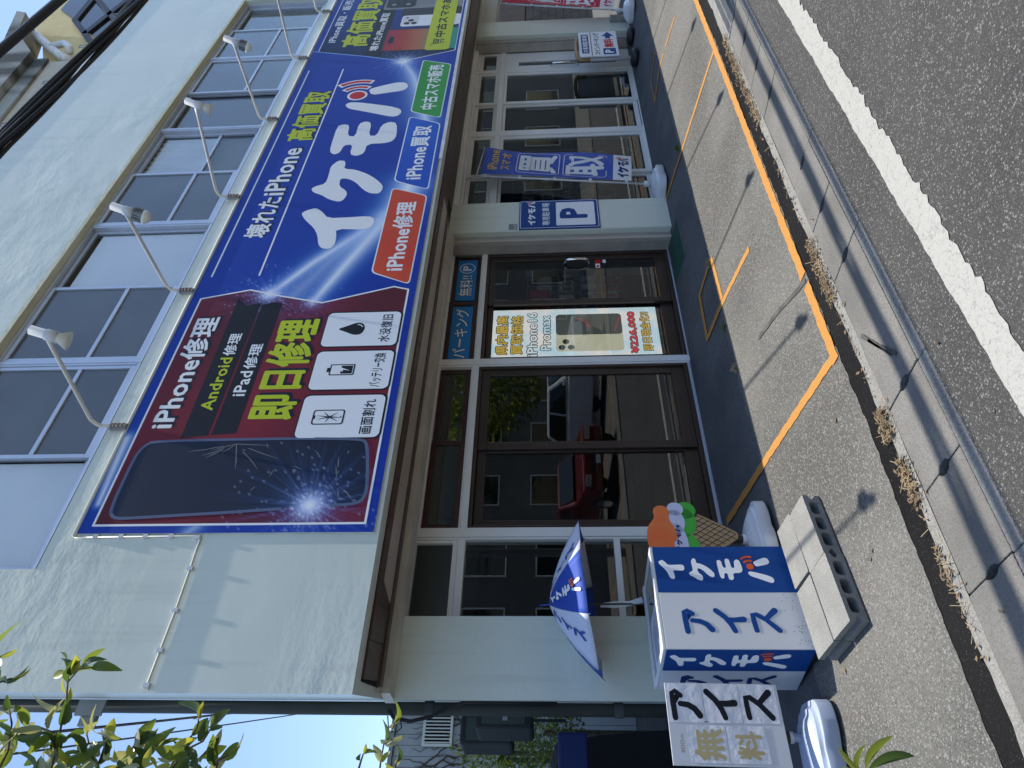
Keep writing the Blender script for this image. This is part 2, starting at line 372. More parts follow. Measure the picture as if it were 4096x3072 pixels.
def box(name, x0, x1, y0, y1, z0, z1, mat, parent=None, bevel=0):
    return B().box(x0, x1, y0, y1, z0, z1).build(name, mat, parent, bevel=bevel)

class Plane2D:
    """a flat frame in space: (x, y) on it, offset along its outward normal"""
    def __init__(s, o, r, u): s.o, s.r, s.u = Vector(o), Vector(r).normalized(), Vector(u).normalized(); s.n = s.r.cross(s.u)
    def p(s, x, y, d=0): return s.o+s.r*x+s.u*y+s.n*d
def poly(name, pl, pts, mat, parent, d=.0003):
    """flat printed shape from an outline"""
    tri = tessellate_polygon([[Vector((x, y, 0)) for x, y in pts]]); fs = []
    for a, b, c in tri:
        cr = (pts[b][0]-pts[a][0])*(pts[c][1]-pts[a][1])-(pts[b][1]-pts[a][1])*(pts[c][0]-pts[a][0])
        fs.append((a, b, c) if cr > 0 else (a, c, b))
    return B().add([pl.p(x, y, d) for x, y in pts], fs).build(name, mat, parent)
def polys(name, pl, lst, mat, parent, d=.0003):
    b = B()
    for k, pts in enumerate(lst):
        tri = tessellate_polygon([[Vector((x, y, 0)) for x, y in pts]]); fs = []
        for a, bb, c in tri:
            cr = (pts[bb][0]-pts[a][0])*(pts[c][1]-pts[a][1])-(pts[bb][1]-pts[a][1])*(pts[c][0]-pts[a][0])
            fs.append((a, bb, c) if cr > 0 else (a, c, bb))
        b.add([pl.p(x, y, d+k*.00006) for x, y in pts], fs)
    return b.build(name, mat, parent)
def rect(x0, x1, y0, y1): return [(x0, y0), (x1, y0), (x1, y1), (x0, y1)]
def rrect(x0, x1, y0, y1, r, k=5):
    o = []
    for cx_, cy_, a in ((x1-r, y0+r, -90), (x1-r, y1-r, 0), (x0+r, y1-r, 90), (x0+r, y0+r, 180)):
        o += [(cx_+r*math.cos(R(a+90*i/k)), cy_+r*math.sin(R(a+90*i/k))) for i in range(k+1)]
    return o
def rquad(pts, r, k=4):
    """quadrilateral with rounded corners"""
    n = len(pts); o = []
    for i in range(n):
        p, a, b = Vector(pts[i]), Vector(pts[i-1]), Vector(pts[(i+1) % n])
        q0, q1 = p+(a-p).normalized()*r, p+(b-p).normalized()*r
        for t in range(k+1):
            s = t/k; q = q0*(1-s)**2+p*2*s*(1-s)+q1*s*s; o.append((q.x, q.y))
    return o
def inset(pts, d):
    cx_ = sum(p[0] for p in pts)/len(pts); cy_ = sum(p[1] for p in pts)/len(pts)
    w_ = (max(p[0] for p in pts)-min(p[0] for p in pts))/2; h_ = (max(p[1] for p in pts)-min(p[1] for p in pts))/2
    return [(cx_+(x-cx_)*(1-d/w_), cy_+(y-cy_)*(1-d/h_)) for x, y in pts]
def smooth_poly(pts, it=2):
    for _ in range(it):
        o = []
        for i in range(len(pts)):
            a, b = pts[i], pts[(i+1) % len(pts)]
            o += [(a[0]*.78+b[0]*.22, a[1]*.78+b[1]*.22), (a[0]*.22+b[0]*.78, a[1]*.22+b[1]*.78)]
        pts = o
    return pts
def stroke(pts, w_):
    """rounded brush stroke as an outline; w_ is a width or a list of widths"""
    P = [Vector(p) for p in pts]; W = w_ if isinstance(w_, (list, tuple)) else [w_]*len(P); L_, R_ = [], []
    for i, p in enumerate(P):
        d = (P[min(i+1, len(P)-1)]-P[max(i-1, 0)]).normalized(); n_ = Vector((-d.y, d.x))
        L_.append(p+n_*W[i]/2); R_.append(p-n_*W[i]/2)
    def cap(c, d, r_): 
        a0 = math.atan2(d.y, d.x)
        return [c+Vector((math.cos(a0+R(90)-R(180)*k/6), math.sin(a0+R(90)-R(180)*k/6)))*r_ for k in range(1, 6)]
    e = cap(P[-1], (P[-1]-P[-2]), W[-1]/2); s_ = cap(P[0], (P[0]-P[1]), W[0]/2)
    return [(q.x, q.y) for q in L_+e+R_[::-1]+s_]
def disc(cx_, cy_, r_, k=20, ry=None): return [(cx_+r_*math.cos(2*math.pi*i/k), cy_+(ry or r_)*math.sin(2*math.pi*i/k)) for i in range(k)]

TXT = {}
def text_mesh(body):
    if body in TXT: return TXT[body]
    cu = bpy.data.curves.new('lettering', 'FONT'); cu.body = body; cu.size = 1; cu.fill_mode = 'FRONT'
    cu.resolution_u = 2; cu.space_character = 1.04
    ob = bpy.data.objects.new('lettering', cu); COL.objects.link(ob)
    dg = bpy.context.evaluated_depsgraph_get()
    me = bpy.data.meshes.new_from_object(ob.evaluated_get(dg)); bpy.data.objects.remove(ob)
    vs = [(v.co.x, v.co.y) for v in me.vertices]; fs = [tuple(p.vertices) for p in me.polygons]; bpy.data.meshes.remove(me)
    fs2 = []
    for f in fs:
        a, b_, c = (vs[i] for i in f[:3])
        cr = (b_[0]-a[0])*(c[1]-a[1])-(b_[1]-a[1])*(c[0]-a[0]); fs2.append(f if cr >= 0 else f[::-1])
    TXT[body] = (vs, fs2); return TXT[body]
def text(name, pl, body, x0, x1, y0, y1, mat, parent, d=.0006, bold=.02):
    """lettering fitted to a box; weight is added by laying shifted copies of the strokes over each other"""
    vs, fs = text_mesh(body)
    a0, a1 = min(v[0] for v in vs)-bold, max(v[0] for v in vs)+bold; b0, b1 = min(v[1] for v in vs)-bold, max(v[1] for v in vs)+bold
    sx, sy = (x1-x0)/(a1-a0), (y1-y0)/(b1-b0); b_ = B()
    sh = [(0, 0)]+([(bold*math.cos(R(45*k)), bold*math.sin(R(45*k))) for k in range(8)] if bold else [])
    for k, (ux, uy) in enumerate(sh):
        b_.add([pl.p(x0+(x+ux-a0)*sx, y0+(y+uy-b0)*sy, d+k*.000012) for x, y in vs], fs)
    return b_.build(name, mat, parent)
def text_sh(name, pl, body, x0, x1, y0, y1, mat, parent, d=.0008, bold=.02, off=(.02, -.02)):
    text('letter_shadow', pl, body, x0+off[0], x1+off[0], y0+off[1], y1+off[1], 'ink_shadow', parent, d-.0003, bold*1.25)
    return text(name, pl, body, x0, x1, y0, y1, mat, parent, d, bold)

# the shop's rounded brush lettering, traced in the sign's own metres
LG0, LGS = (5.14, 3.25), .75
LOGO = {
 'i': [[(5.72,3.997),(5.77,3.96),(5.811,3.872),(5.75,3.80),(5.63,3.715),(5.635,3.50),(5.645,3.317),(5.60,3.26),(5.527,3.252),(5.46,3.27),(5.43,3.33),(5.452,3.602),(5.33,3.575),(5.215,3.568),(5.15,3.60),(5.16,3.68),(5.223,3.724),(5.36,3.76),(5.48,3.82),(5.62,3.94)]],
 'ke': [[(6.147,3.992),(6.19,3.96),(6.235,3.86),(6.40,3.86),(6.558,3.872),(6.669,3.811),(6.66,3.74),(6.594,3.72),(6.503,3.72),(6.48,3.60),(6.396,3.462),(6.29,3.35),(6.167,3.26),(6.08,3.255),(6.021,3.282),(6.03,3.37),(6.10,3.45),(6.24,3.55),(6.31,3.64),(6.32,3.725),(6.18,3.71),(6.09,3.62),(6.02,3.60),(5.93,3.62),(5.899,3.66),(5.947,3.769),(6.03,3.86),(6.081,3.955)]],
 'mo': [[(6.843,3.935),(6.95,3.952),(7.399,3.964),(7.44,3.90),(7.415,3.825),(7.18,3.807),(7.155,3.715),(7.44,3.722),(7.49,3.65),(7.45,3.579),(7.162,3.565),(7.160,3.475),(7.39,3.455),(7.46,3.37),(7.42,3.285),(7.14,3.250),(7.03,3.28),(6.99,3.36),(6.985,3.555),(6.80,3.556),(6.745,3.63),(6.785,3.710),(6.985,3.713),(6.98,3.808),(6.83,3.825),(6.79,3.88)]],
 'ba': [[(7.895,3.966),(7.955,3.93),(7.95,3.82),(7.89,3.62),(7.821,3.415),(7.75,3.29),(7.66,3.262),(7.58,3.30),(7.57,3.37),(7.65,3.55),(7.73,3.73),(7.80,3.905)],
        [(8.271,3.748),(8.35,3.60),(8.426,3.411),(8.41,3.31),(8.331,3.268),(8.25,3.275),(8.195,3.33),(8.16,3.50),(8.117,3.685)]]}
def logo_polys(key): return [smooth_poly([((x-LG0[0])/LGS, (y-LG0[1])/LGS) for x, y in p], 1) for p in LOGO[key]]
LOGO_N = {k: logo_polys(k) for k in LOGO}
LCX = {k: (min(p[0] for q in LOGO_N[k] for p in q)+max(p[0] for q in LOGO_N[k] for p in q))/2 for k in LOGO}
def sector(cx_, cy_, r0, r1, a0, a1, k=8):
    return [(cx_+r1*math.cos(R(a0+(a1-a0)*i/k)), cy_+r1*math.sin(R(a0+(a1-a0)*i/k))) for i in range(k+1)] + \
           [(cx_+r0*math.cos(R(a1-(a1-a0)*i/k)), cy_+r0*math.sin(R(a1-(a1-a0)*i/k))) for i in range(k+1)]
DOT = ((8.124-LG0[0])/LGS, (3.858-LG0[1])/LGS)
def put(pts, x, y, sx, sy): return [(x+px*sx, y+py*sy) for px, py in pts]
def logo_h(pl, x0, y0, h, wscale, parent, mat='ink_white', spot='ink_redspot', ring=True, d=.0008):
    """horizontal word mark; x0, y0 is its lower left corner, h its height"""
    T = lambda p: put(p, x0, y0, h*wscale, h)
    for k in ('i', 'ke', 'mo', 'ba'): polys('logo_letter', pl, [T(p) for p in LOGO_N[k]], mat, parent, d)
    dx, dy = DOT
    if ring:
        polys('logo_ring', pl, [T(disc(dx, dy, .165)), T(sector(dx, dy, .225, .345, -34, 56)), T(sector(dx, dy, .415, .545, -23, 47))], mat, parent, d)
    polys('logo_wave', pl, [T(disc(dx, dy, .125)), T(sector(dx, dy, .255, .315, -27, 50)), T(sector(dx, dy, .445, .515, -18, 42))], spot, parent, d+.0006)
def logo_v(pl, cx_, ytop, h, pitch, parent, mat='ink_white', spot='ink_orange', d=.0008, squeeze=1.0):
    """the same word mark with its letters one under another"""
    for i, k in enumerate(('i', 'ke', 'mo', 'ba')):
        y = ytop-pitch*i-h; c = LCX[k] + (0.05 if k == 'ba' else 0)
        polys('logo_letter', pl, [put(p, cx_-c*h*squeeze, y, h*squeeze, h) for p in LOGO_N[k]], mat, parent, d)
        if k == 'ba':
            dx, dy = DOT; T = lambda p: put(p, cx_-c*h*squeeze, y, h*squeeze, h)
            polys('logo_wave', pl, [T(disc(dx, dy, .14)), T(sector(dx, dy, .22, .31, -27, 50)), T(sector(dx, dy, .40, .49, -18, 42))], spot, parent, d+.0005)
ICE = {
 'a': [stroke([(.10,.86),(.5,.88),(.82,.88),(.86,.80),(.74,.62)], [0.180,0.180,0.180,0.180,0.156]), stroke([(.50,.66),(.47,.42),(.36,.22),(.17,.08)], [0.156,0.180,0.192,0.204])],
 'i': [stroke([(.86,.93),(.62,.68),(.36,.52),(.12,.44)], [0.192,0.180,0.180,0.168]), stroke([(.52,.60),(.52,.34),(.54,.09)], [0.168,0.180,0.204])],
 'su': [stroke([(.14,.84),(.46,.86),(.72,.86),(.72,.74),(.52,.46),(.14,.12)], [0.168,0.168,0.168,0.168,0.168,0.180]), stroke([(.55,.46),(.72,.28),(.86,.12)], [0.156,0.180,0.204])]}
def ice_v(pl, cx_, ytop, h, pitch, parent, mat, d=.0008, wscale=1.0):
    for i, k in enumerate(('a', 'i', 'su')):
        polys('brush_letter', pl, [put(p, cx_-.5*h*wscale, ytop-pitch*i-h, h*wscale, h) for p in ICE[k]], mat, parent, d)

# ================================================================== GROUND
SLOPE, Y0 = .155, 2.933
def gz(y): return SLOPE*max(0., min(y, 5.2)-Y0)
def wob(x, s, a, seed=0):
    return a*(math.sin(x*s+seed)+.6*math.sin(x*s*2.3+1.7*seed+1)+.45*math.sin(x*s*5.1+.3*seed)+.35*math.sin(x*s*11.3+seed))/2.0
def sheet(name, xs, rows, mat, kind='structure', parent=None):
    """rows: list of functions x -> (y, z); a strip of quads between consecutive rows"""
    b = B(); n = len(rows)
    b.v = [(x, *r(x)) for x in xs for r in rows]
    b.f = [(i*n+j, (i+1)*n+j, (i+1)*n+j+1, i*n+j+1) for i in range(len(xs)-1) for j in range(n-1)]
    b.m = [0]*len(b.f)
    o = b.build(name, mat, parent)
    if parent is None: tag(o, kind=kind)
    return o
def frange(a, b, s): n = max(1, int(round((b-a)/s))); return [a+(b-a)*i/n for i in range(n+1)]
box('ground', -250, 250, -250, 250, -.30, -.12, 'base_ground'); tag(bpy.data.objects['ground'], kind='structure')
tag(box('road', -120, 160, -3.2, 2.235, -.118, 0, 'asphalt'), kind='structure')
tag(box('far_pavement', -120, 160, -9.5, -3.2, -.118, .03, 'aggregate'), kind='structure')
xs = frange(-3, 20, .03)
tag(sheet('road_edge_line', xs, [lambda x: (1.79+wob(x, 13, .014, 3)+wob(x, 57, .012, 1), .004), lambda x: (1.945+wob(x, 11, .006, 8)+wob(x, 43, .003, 2), .004)], 'line_white'), kind='structure')
gut = tag(box('gutter', -4, 24, 2.24, 2.76, -.118, -.055, 'soil'), kind='structure')
kb = B()
for i in range(26):
    x0 = -3.4+.926*i
    kb.box(x0, x0+.921, 2.237, 2.312, -.06, .006)
kb.build('kerb_edge', 'kerb_concrete', gut, bevel=.006)
b = sheet('gutter_back_edge', frange(-3, 20, .06), [lambda x: (2.668+wob(x, 4, .003, 2), .003), lambda x: (2.742+wob(x, 7, .014, 5), .005)], 'kerb_concrete', parent=gut)
P_L, X_L = .4634, 1.235
def lid(i, n=1):
    x0, x1 = X_L+P_L*i, X_L+P_L*(i+n); g = .004
    h = lambda s: [(.05*0+s*0, 0)]
    ya, yb, yh = 2.316, 2.664, 2.47
    r0, r1 = .016+rnd.random()*.016, .016+rnd.random()*.016; yh += rnd.uniform(-.03, .03)*0
    def notch(x, s, r): return [(x, yh+s*.052), (x+(r*.8)*(1 if x == x0+g else -1), yh+s*.03), (x+r*(1 if x == x0+g else -1), yh), (x+(r*.8)*(1 if x == x0+g else -1), yh-s*.03), (x, yh-s*.052)]
    pts = [(x0+g, ya), (x1-g, ya)] + notch(x1-g, -1, r1) + [(x1-g, yb), (x0+g, yb)] + notch(x0+g, 1, r0)
    o = B().prism(pts, -.06, .004+rnd.uniform(-.002, .003)).build('gutter_lid', 'lid_concrete', gut, bevel=.004)
for i, n_ in [(k, 1) for k in range(-7, 2)]+[(2, 2), (4, 1), (5, 1), (6, 2), (8, 1), (9, 1), (10, 1)]+[(k, 1) for k in range(14, 26)]: lid(i, n_)
B().box(X_L+P_L*11, X_L+P_L*14, 2.316, 2.664, -.0545, -.05).build('pit_shade', 'void_black', gut)  # shallow black plate, its colour stands in for the shade below the grating
# steel grating set into the gutter
gr = thing('gutter_grating', 'steel bar grating set into the gutter between concrete lids', 'grating', (7.0, 2.49, 0))
x0g, x1g = X_L+P_L*11+.01, X_L+P_L*14-.01
B().box(x0g, x1g, 2.32, 2.345, -.04, .008).box(x0g, x1g, 2.635, 2.66, -.04, .008).box(x0g, x0g+.012, 2.345, 2.635, -.04, .008).box(x1g-.012, x1g, 2.345, 2.635, -.04, .008).build('frame', 'galv', gr)
bb = B()
for k in range(1, 62):
    x = x0g+.012+(x1g-x0g-.024)*k/62; bb.box(x-.003, x+.003, 2.345, 2.635, -.035, .006)
bb.build('bearing_bars', 'galv', gr)
bb = B()
for yy in (2.42, 2.49, 2.56): bb.box(x0g+.012, x1g-.012, yy-.004, yy+.004, -.02, .0068)
bb.build('cross_rod', 'galv', gr)
xs = frange(-5, 24, .025)
tag(sheet('asphalt_strip', xs, [lambda x: (2.735+wob(x, 5, .012, 1), .0), lambda x: (2.80, .004), lambda x: (2.915+wob(x, 3, .012, 4)+wob(x, 31, .006, 2), .0035)], 'asphalt_black'), kind='structure')
edge = lambda x: 4.045+wob(x, 2.1, .028, 6)+wob(x, 17, .011, 2)
tag(sheet('forecourt', xs, [lambda x: (2.895+wob(x, 3, .012, 4)+wob(x, 37, .007, 9), .007), lambda x: (Y0, .008)]+[(lambda x, t=t: (Y0+t, gz(Y0+t)+.008)) for t in (.3, .6, .9, 1.0)]+
      [lambda x: (edge(x), gz(edge(x))+.008), lambda x: (edge(x)+.002, gz(edge(x))-.02)], 'aggregate'), kind='structure')
tag(sheet('footing_slab', frange(-5, 24, .05), [lambda x: (edge(x)+.010, gz(4.0)-.03), lambda x: (edge(x)+.011+wob(x, 29, .004, 3), gz(edge(x))+.004), lambda x: (4.4, gz(4.4)+.004), lambda x: (5.2, gz(5.2)+.004), lambda x: (6.0, gz(5.2)+.004), lambda x: (16, gz(5.2)+.004)], 'slab_concrete'), kind='structure')
tag(sheet('under_slab', [-5, 24], [lambda x: (2.7, -.02), lambda x: (Y0, -.02), lambda x: (5.2, gz(5.2)-.02), lambda x: (16, gz(5.2)-.02)], 'soil'), kind='structure')

def paint(pts, w_, name='parking_line', d=.012):
    """orange line laid on the sloping forecourt along a list of ground points"""
    b_ = B(); P = []
    for k in range(len(pts)-1):
        a, c = Vector(pts[k]), Vector(pts[k+1]); n = max(2, int((c-a).length/.03))
        P += [a+(c-a)*i/n for i in range(n+(k == len(pts)-2))]
    o = 0
    for i, p in enumerate(P):
        t = (P[min(i+1, len(P)-1)]-P[max(0, i-1)]).normalized(); nn = Vector((-t.y, t.x))
        wl = w_/2*(1+.10*math.sin(i*1.9)+.08*math.sin(i*.7+1)); wr = w_/2*(1+.10*math.sin(i*1.3+2)+.08*math.sin(i*3.1))
        for q in (p+nn*wl, p-nn*wr): b_.v.append((q.x, q.y, gz(q.y)+d))
        if i: b_.f.append((2*i-2, 2*i-1, 2*i+1, 2*i)); b_.m.append(0)
    return tag(b_.build(name, 'line_orange'), kind='structure')
paint([(2.745, 2.938), (3.39, 2.936)], .075); paint([(3.47, 2.936), (4.4, 2.94), (6.7, 2.935), (9.5, 2.94), (14, 2.94)], .075)
paint([(2.785, 2.93), (2.80, 3.83), (2.79, 4.75)], .062, d=.0125)
paint([(6.80, 2.96), (6.86, 4.62)], .05, d=.0125)
paint([(4.365, 3.40), (4.42, 4.04), (4.40, 4.42)], .055); paint([(4.40, 4.40), (4.925, 4.36), (5.0, 4.0)], .05, d=.0122); paint([(4.45, 3.985), (4.99, 3.985)], .055, d=.0124)
paint([(8.735, 3.39), (8.82, 3.78)], .045); paint([(8.82, 3.84), (8.83, 4.03), (8.61, 4.36)], .045); paint([(8.62, 4.35), (9.10, 4.345), (9.33, 4.04)], .03, d=.0122)
# ================================================================== SHOP BUILDING
YF, YP, YG = 3.90, 4.64, 4.86
shop = thing('shop_building', 'pale mint two storey corner shop with brown soffit and glazed ground floor', 'building', (6.5, 4.64, .26))
XL = lambda y: 1.247+.2811*(y-3.9)          # the left flank runs back at a slant
XR, YB = 13.7, 12.0
wb = B()
wb.prism([(XL(YF), YF), (XR, YF), (XR, YB), (XL(YB), YB)], 2.706, 4.85)
wb.prism([(XL(YF), YF), (1.99, YF), (1.99, 4.35), (XL(4.35), 4.35)], 4.85, 6.17)
wb.prism([(11.41, YF), (XR, YF), (XR, 4.35), (11.41, 4.35)], 4.85, 6.17)
wb.prism([(XL(4.35), 4.35), (XR, 4.35), (XR, YB), (XL(YB), YB)], 4.85, 6.17)
wb.prism([(XL(YF), YF), (XR, YF), (XR, YB), (XL(YB), YB)], 6.17, 7.78)
wb.build('wall', 'wall_paint', shop)
B().prism([(XL(YF)-.012, YF-.015), (XR, YF-.015), (XR, 4.06), (XL(4.06), 4.06)], 7.78, 7.82).build('parapet_cap', 'parapet_cap', shop)
# sloping sill and yellowish head of the window band
B().add([(1.99, 3.897, 4.852), (11.41, 3.897, 4.852), (11.41, 3.99, 4.912), (1.99, 3.99, 4.912)], [(0, 1, 2, 3)]).build('window_sill', 'trim_cream', shop)
B().box(1.99, 11.41, 3.8985, 3.99, 6.160, 6.1685).build('window_head', 'reveal_yellow', shop)
B().add([(1.96, 3.8985, 6.17), (11.44, 3.8985, 6.17), (11.44, 3.8985, 6.20), (1.96, 3.8985, 6.20)], [(0, 1, 2, 3)]).build('head_band', 'reveal_yellow', shop)
# upper sliding windows
UE = [1.995, 3.85, 5.74, 7.63, 9.52, 11.405]
KIND = ['wb', 'bw', 'bc', 'db', 'bd']       # w = white blind, b = barred with grey screen, c = curtain, d = dark
for u in range(5):
    xa, xb = UE[u], UE[u+1]; ya, yb, z0, z1 = 3.965, 4.06, 4.90, 6.162
    f = B().box(xa, xb, ya, yb, z0, z0+.035).box(xa, xb, ya, yb, z1-.03, z1).box(xa, xa+.032, ya, yb, z0+.035, z1-.03).box(xb-.032, xb, ya, yb, z0+.035, z1-.03)
    win = f.build('upper_window', 'frame_alu', shop, bevel=.004)
    xm = (xa+xb)/2
    for s in range(2):
        a, c = (xa+.033, xm+.022) if s == 0 else (xm-.022, xb-.033)
        k = KIND[u][s]; y = 3.974 if (k == 'b') == (s == 0) or k == 'b' else 4.012
        if KIND[u] == 'bw' or KIND[u] == 'bc' or KIND[u] == 'bd': y = 3.974 if s == 0 else 4.012
        else: y = 4.012 if s == 0 else 3.974
        g = .034; zb, zt = z0+.037, z1-.032
        sb = B().box(a, c, y, y+.03, zb, zb+.05).box(a, c, y, y+.03, zt-.04, zt).box(a, a+g, y, y+.03, zb+.05, zt-.04).box(c-g, c, y, y+.03, zb+.05, zt-.04)
        if k in 'bc': sb.box(a+g, c-g, y+.002, y+.028, 5.385, 5.42)
        sb.build('sash', 'frame_alu', win, bevel=.003)
        B().box(a+g-.005, c-g+.005, y+.013, y+.017, zb+.045, zt-.035).build('pane', 'glass_upper', win)
        if k == 'b': B().box(a+g, c-g, y+.021, y+.023, zb+.05, zt-.04).build('insect_screen', 'screen_grey', win)
        if k == 'd': B().box(a+g, c-g, y+.06, y+.064, zb+.05, zt-.04).build('dark_blind', 'screen_grey', win)
        if k == 'w':
            B().box(a+g, c-g-.02, y+.021, y+.024, zb+.05, zt-.10).build('blind', 'blind_white', win)
        if k == 'c':
            cb = B(); n = 60
            pts = [(a+g+(c-a-2*g)*i/n, y+.06+.014*math.sin(i*.9)+.008*math.sin(i*2.3)) for i in range(n+1)]
            cb.add([(x, yy, zz) for x, yy in pts for zz in (5.43, zt-.03)], [(2*i, 2*i+2, 2*i+3, 2*i+1) for i in range(n)])
            cb.build('curtain', 'curtain', win, smooth=True)
    B().box(xa+.03, xb-.03, 4.10, 4.105, z0, z1).build('room_dark', 'interior', win)
    box('mullion_cover', xb-.012, xb+.012, 3.960, 3.9645, z0, z1, 'frame_alu', win)
# thin conduit with clips crossing the bare wall left of the sign, and the trunking along the sign's top
cp = B().tube([(2.205, 3.893, 4.69), (2.215, 3.893, 3.87), (2.20, 3.893, 3.853), (2.1, 3.893, 3.855), (1.985, 3.893, 3.851), (1.717, 3.893, 3.85), (1.479, 3.893, 3.857), (1.30, 3.893, 3.862), (1.262, 3.893, 3.845)], .0055, 6).build('conduit', 'cable_beige', shop, smooth=True)
for x, z in ((2.20, 3.875), (1.985, 3.851), (1.717, 3.85), (1.479, 3.857), (1.285, 3.862)): B().box(x-.012, x+.012, 3.882, 3.8995, z-.018, z+.018).build('conduit_clip', 'plastic_white', cp)
for z in (4.55, 4.38, 4.22, 4.05): B().box(2.198, 2.224, 3.882, 3.8995, z-.015, z+.015).build('conduit_clip', 'plastic_white', cp)
B().tube([(2.21, 3.886, 4.697), (9.0, 3.886, 4.703), (12.9, 3.886, 4.706)], .013, 8).build('trunking', 'cable_beige', shop, smooth=True)

# soffit: planks laid at the slant of the flank, a brown trim and a beige shutter plate
sof = B().box(1.45, 6.30, 4.505, 4.70, 2.640, 2.7045).build('soffit_beam', 'header_plaster', shop)
plate = B().prism([(2.02, 4.135), (6.34, 4.16), (6.36, 4.503), (2.05, 4.49), (1.955, 4.46)], 2.684, 2.700).build('shutter_plate', 'beige_metal', shop)
pb = B()
for k in range(8):
    for yy in (4.17, 4.47): pb.lathe([(.006, 0), (.006, .004)], 8, (2.2+.56*k, yy, 2.680))
pb.build('screw', 'rust', plate)
slot = B().prism([(XL(4.03)+.075, 4.028), (13.6, 4.028), (13.6, 4.62), (6.34, 4.62), (6.34, 4.44), (XL(4.44)+.06, 4.44)], 2.7035, 2.7055).build('soffit', 'joint_dark', shop)
def plank(x):
    y0, y1 = 4.034, (4.36 if x < 6.35 else 4.60); wv = .222; k = .30
    x0 = x+rnd.uniform(-.002, .002)
    p = [(x0, y0), (x0+wv, y0), (x0+wv+k*(y1-y0), y1), (x0+k*(y1-y0), y1)]
    B().prism(p, 2.690+rnd.uniform(-.0015, .0015), 2.7030).build('soffit_plank', 'soffit_brown', slot)
x = 1.375
while x < 13.1: plank(x); x += .2255
B().prism([(XL(4.36)+.065, 4.363), (6.33, 4.363), (6.33, 4.437), (XL(4.44)+.065, 4.437)], 2.674, 2.7033).build('soffit_trim', 'soffit_brown', shop)
# ground floor masonry
B().prism([(XL(YP), YP), (2.005, YP), (2.005, 4.98), (XL(4.98), 4.98)], .1, 2.7055).build('corner_wall', 'wall_paint', shop)
B().prism([(XL(4.98), 4.98), (XL(4.98)+.18, 4.98), (XL(YB)+.18, YB), (XL(YB), YB)], .1, 2.7055).build('flank_wall', 'wall_paint', shop)
B().box(6.38, 6.93, YP, 5.0, .12, 2.7057).build('pillar', 'wall_paint', shop, bevel=.012)
B().box(11.537, 12.08, YP, 5.0, .10, 2.7057).build('pillar', 'wall_paint', shop, bevel=.012)
B().box(12.085, 13.65, 4.70, 5.0, 2.42, 2.7043).build('lintel_beam', 'trim_cream', shop, bevel=.01)
B().box(6.255, 6.378, 4.725, 4.86, .27, 2.70).box(6.30, 6.37, 4.708, 4.724, .27, 2.70).build('shutter_rail', 'rail_grey', shop, bevel=.004)
B().box(6.262, 6.30, 4.69, 4.7245, .27, 2.70).build('shutter_rail', 'beige_metal', shop, bevel=.004)
B().box(11.41, 11.535, 4.73, 4.86, .27, 2.70).box(11.44, 11.53, 4.705, 4.728, .27, 2.70).build('shutter_rail', 'rail_grey', shop, bevel=.004)
B().box(2.006, 6.254, 4.80, 4.93, 2.705, 2.80).build('header', 'header_plaster', shop)
B().box(6.94, 11.41, 4.80, 4.93, 2.665, 2.80).build('header', 'frame_white', shop)
B().box(2.01, 6.255, 4.60, 4.64, 2.672, 2.7042).box(2.01, 6.255, 4.645, 4.672, 2.690, 2.7043).build('shutter_guide', 'rail_grey', shop)

# ---- glazing helpers (all on the recessed shop front)
def frame_rect(name, xa, xb, za, zb, t, y0, y1, mat, parent, tb=None, tt=None, bevel=.004):
    tb = t if tb is None else tb; tt = t if tt is None else tt
    return B().box(xa, xb, y0, y1, za, za+tb).box(xa, xb, y0, y1, zb-tt, zb).box(xa, xa+t, y0, y1, za+tb, zb-tt).box(xb-t, xb, y0, y1, za+tb, zb-tt).build(name, mat, parent, bevel=bevel)
def pane(xa, xb, za, zb, y, parent, mat='glass_shop'):
    return B().box(xa, xb, y, y+.006, za, zb).build('pane', mat, parent)
ZS = .30
# white posts and rails
B().box(2.734, 2.814, 4.848, 4.95, ZS-.02, 2.70).box(2.715, 2.733, 4.858, 4.95, ZS-.02, 2.70).build('post', 'frame_white', shop, bevel=.004)
B().box(4.576, 4.648, 4.848, 4.95, ZS-.06, 2.70).box(4.557, 4.575, 4.858, 4.95, ZS-.04, 2.70).build('post', 'frame_white', shop, bevel=.004)
B().box(2.7, 2.83, 4.842, 4.8475, 2.668, 2.705).build('bracket', 'frame_white', shop)
B().box(2.006, 2.714, 4.853, 4.94, 2.670, 2.7045).box(2.815, 4.556, 4.853, 4.94, 2.655, 2.7045).box(4.649, 6.254, 4.853, 4.94, 2.650, 2.7045).build('head_rail', 'frame_white', shop, bevel=.003)
B().box(2.006, 2.714, 4.853, 4.94, 2.288, 2.344).box(2.006, 2.714, 4.862, 4.93, 2.345, 2.385).build('rail', 'frame_white', shop, bevel=.003)
B().box(2.815, 4.556, 4.853, 4.94, 2.283, 2.341).box(2.815, 4.556, 4.865, 4.94, 2.342, 2.357).build('rail', 'frame_white', shop, bevel=.003)
B().box(4.649, 6.254, 4.853, 4.94, 2.279, 2.333).box(4.649, 6.254, 4.865, 4.94, 2.334, 2.345).build('rail', 'frame_white', shop, bevel=.003)
B().box(2.006, 2.714, 4.856, 4.93, 1.098, 1.145).build('rail', 'frame_white', shop, bevel=.003)
B().box(2.006, 2.714, 4.856, 4.93, ZS-.02, ZS+.03).build('rail', 'frame_white', shop, bevel=.003)
pane(2.006, 2.714, 2.386, 2.669, 4.905, shop, 'glass_frost'); pane(2.006, 2.714, 1.146, 2.287, 4.90, shop); pane(2.006, 2.714, ZS+.031, 1.097, 4.90, shop)
B().box(2.006, 2.03, 4.87, 4.904, 2.386, 2.669).box(2.69, 2.714, 4.87, 4.904, 2.386, 2.669).build('putty_bead', 'frame_white', shop)
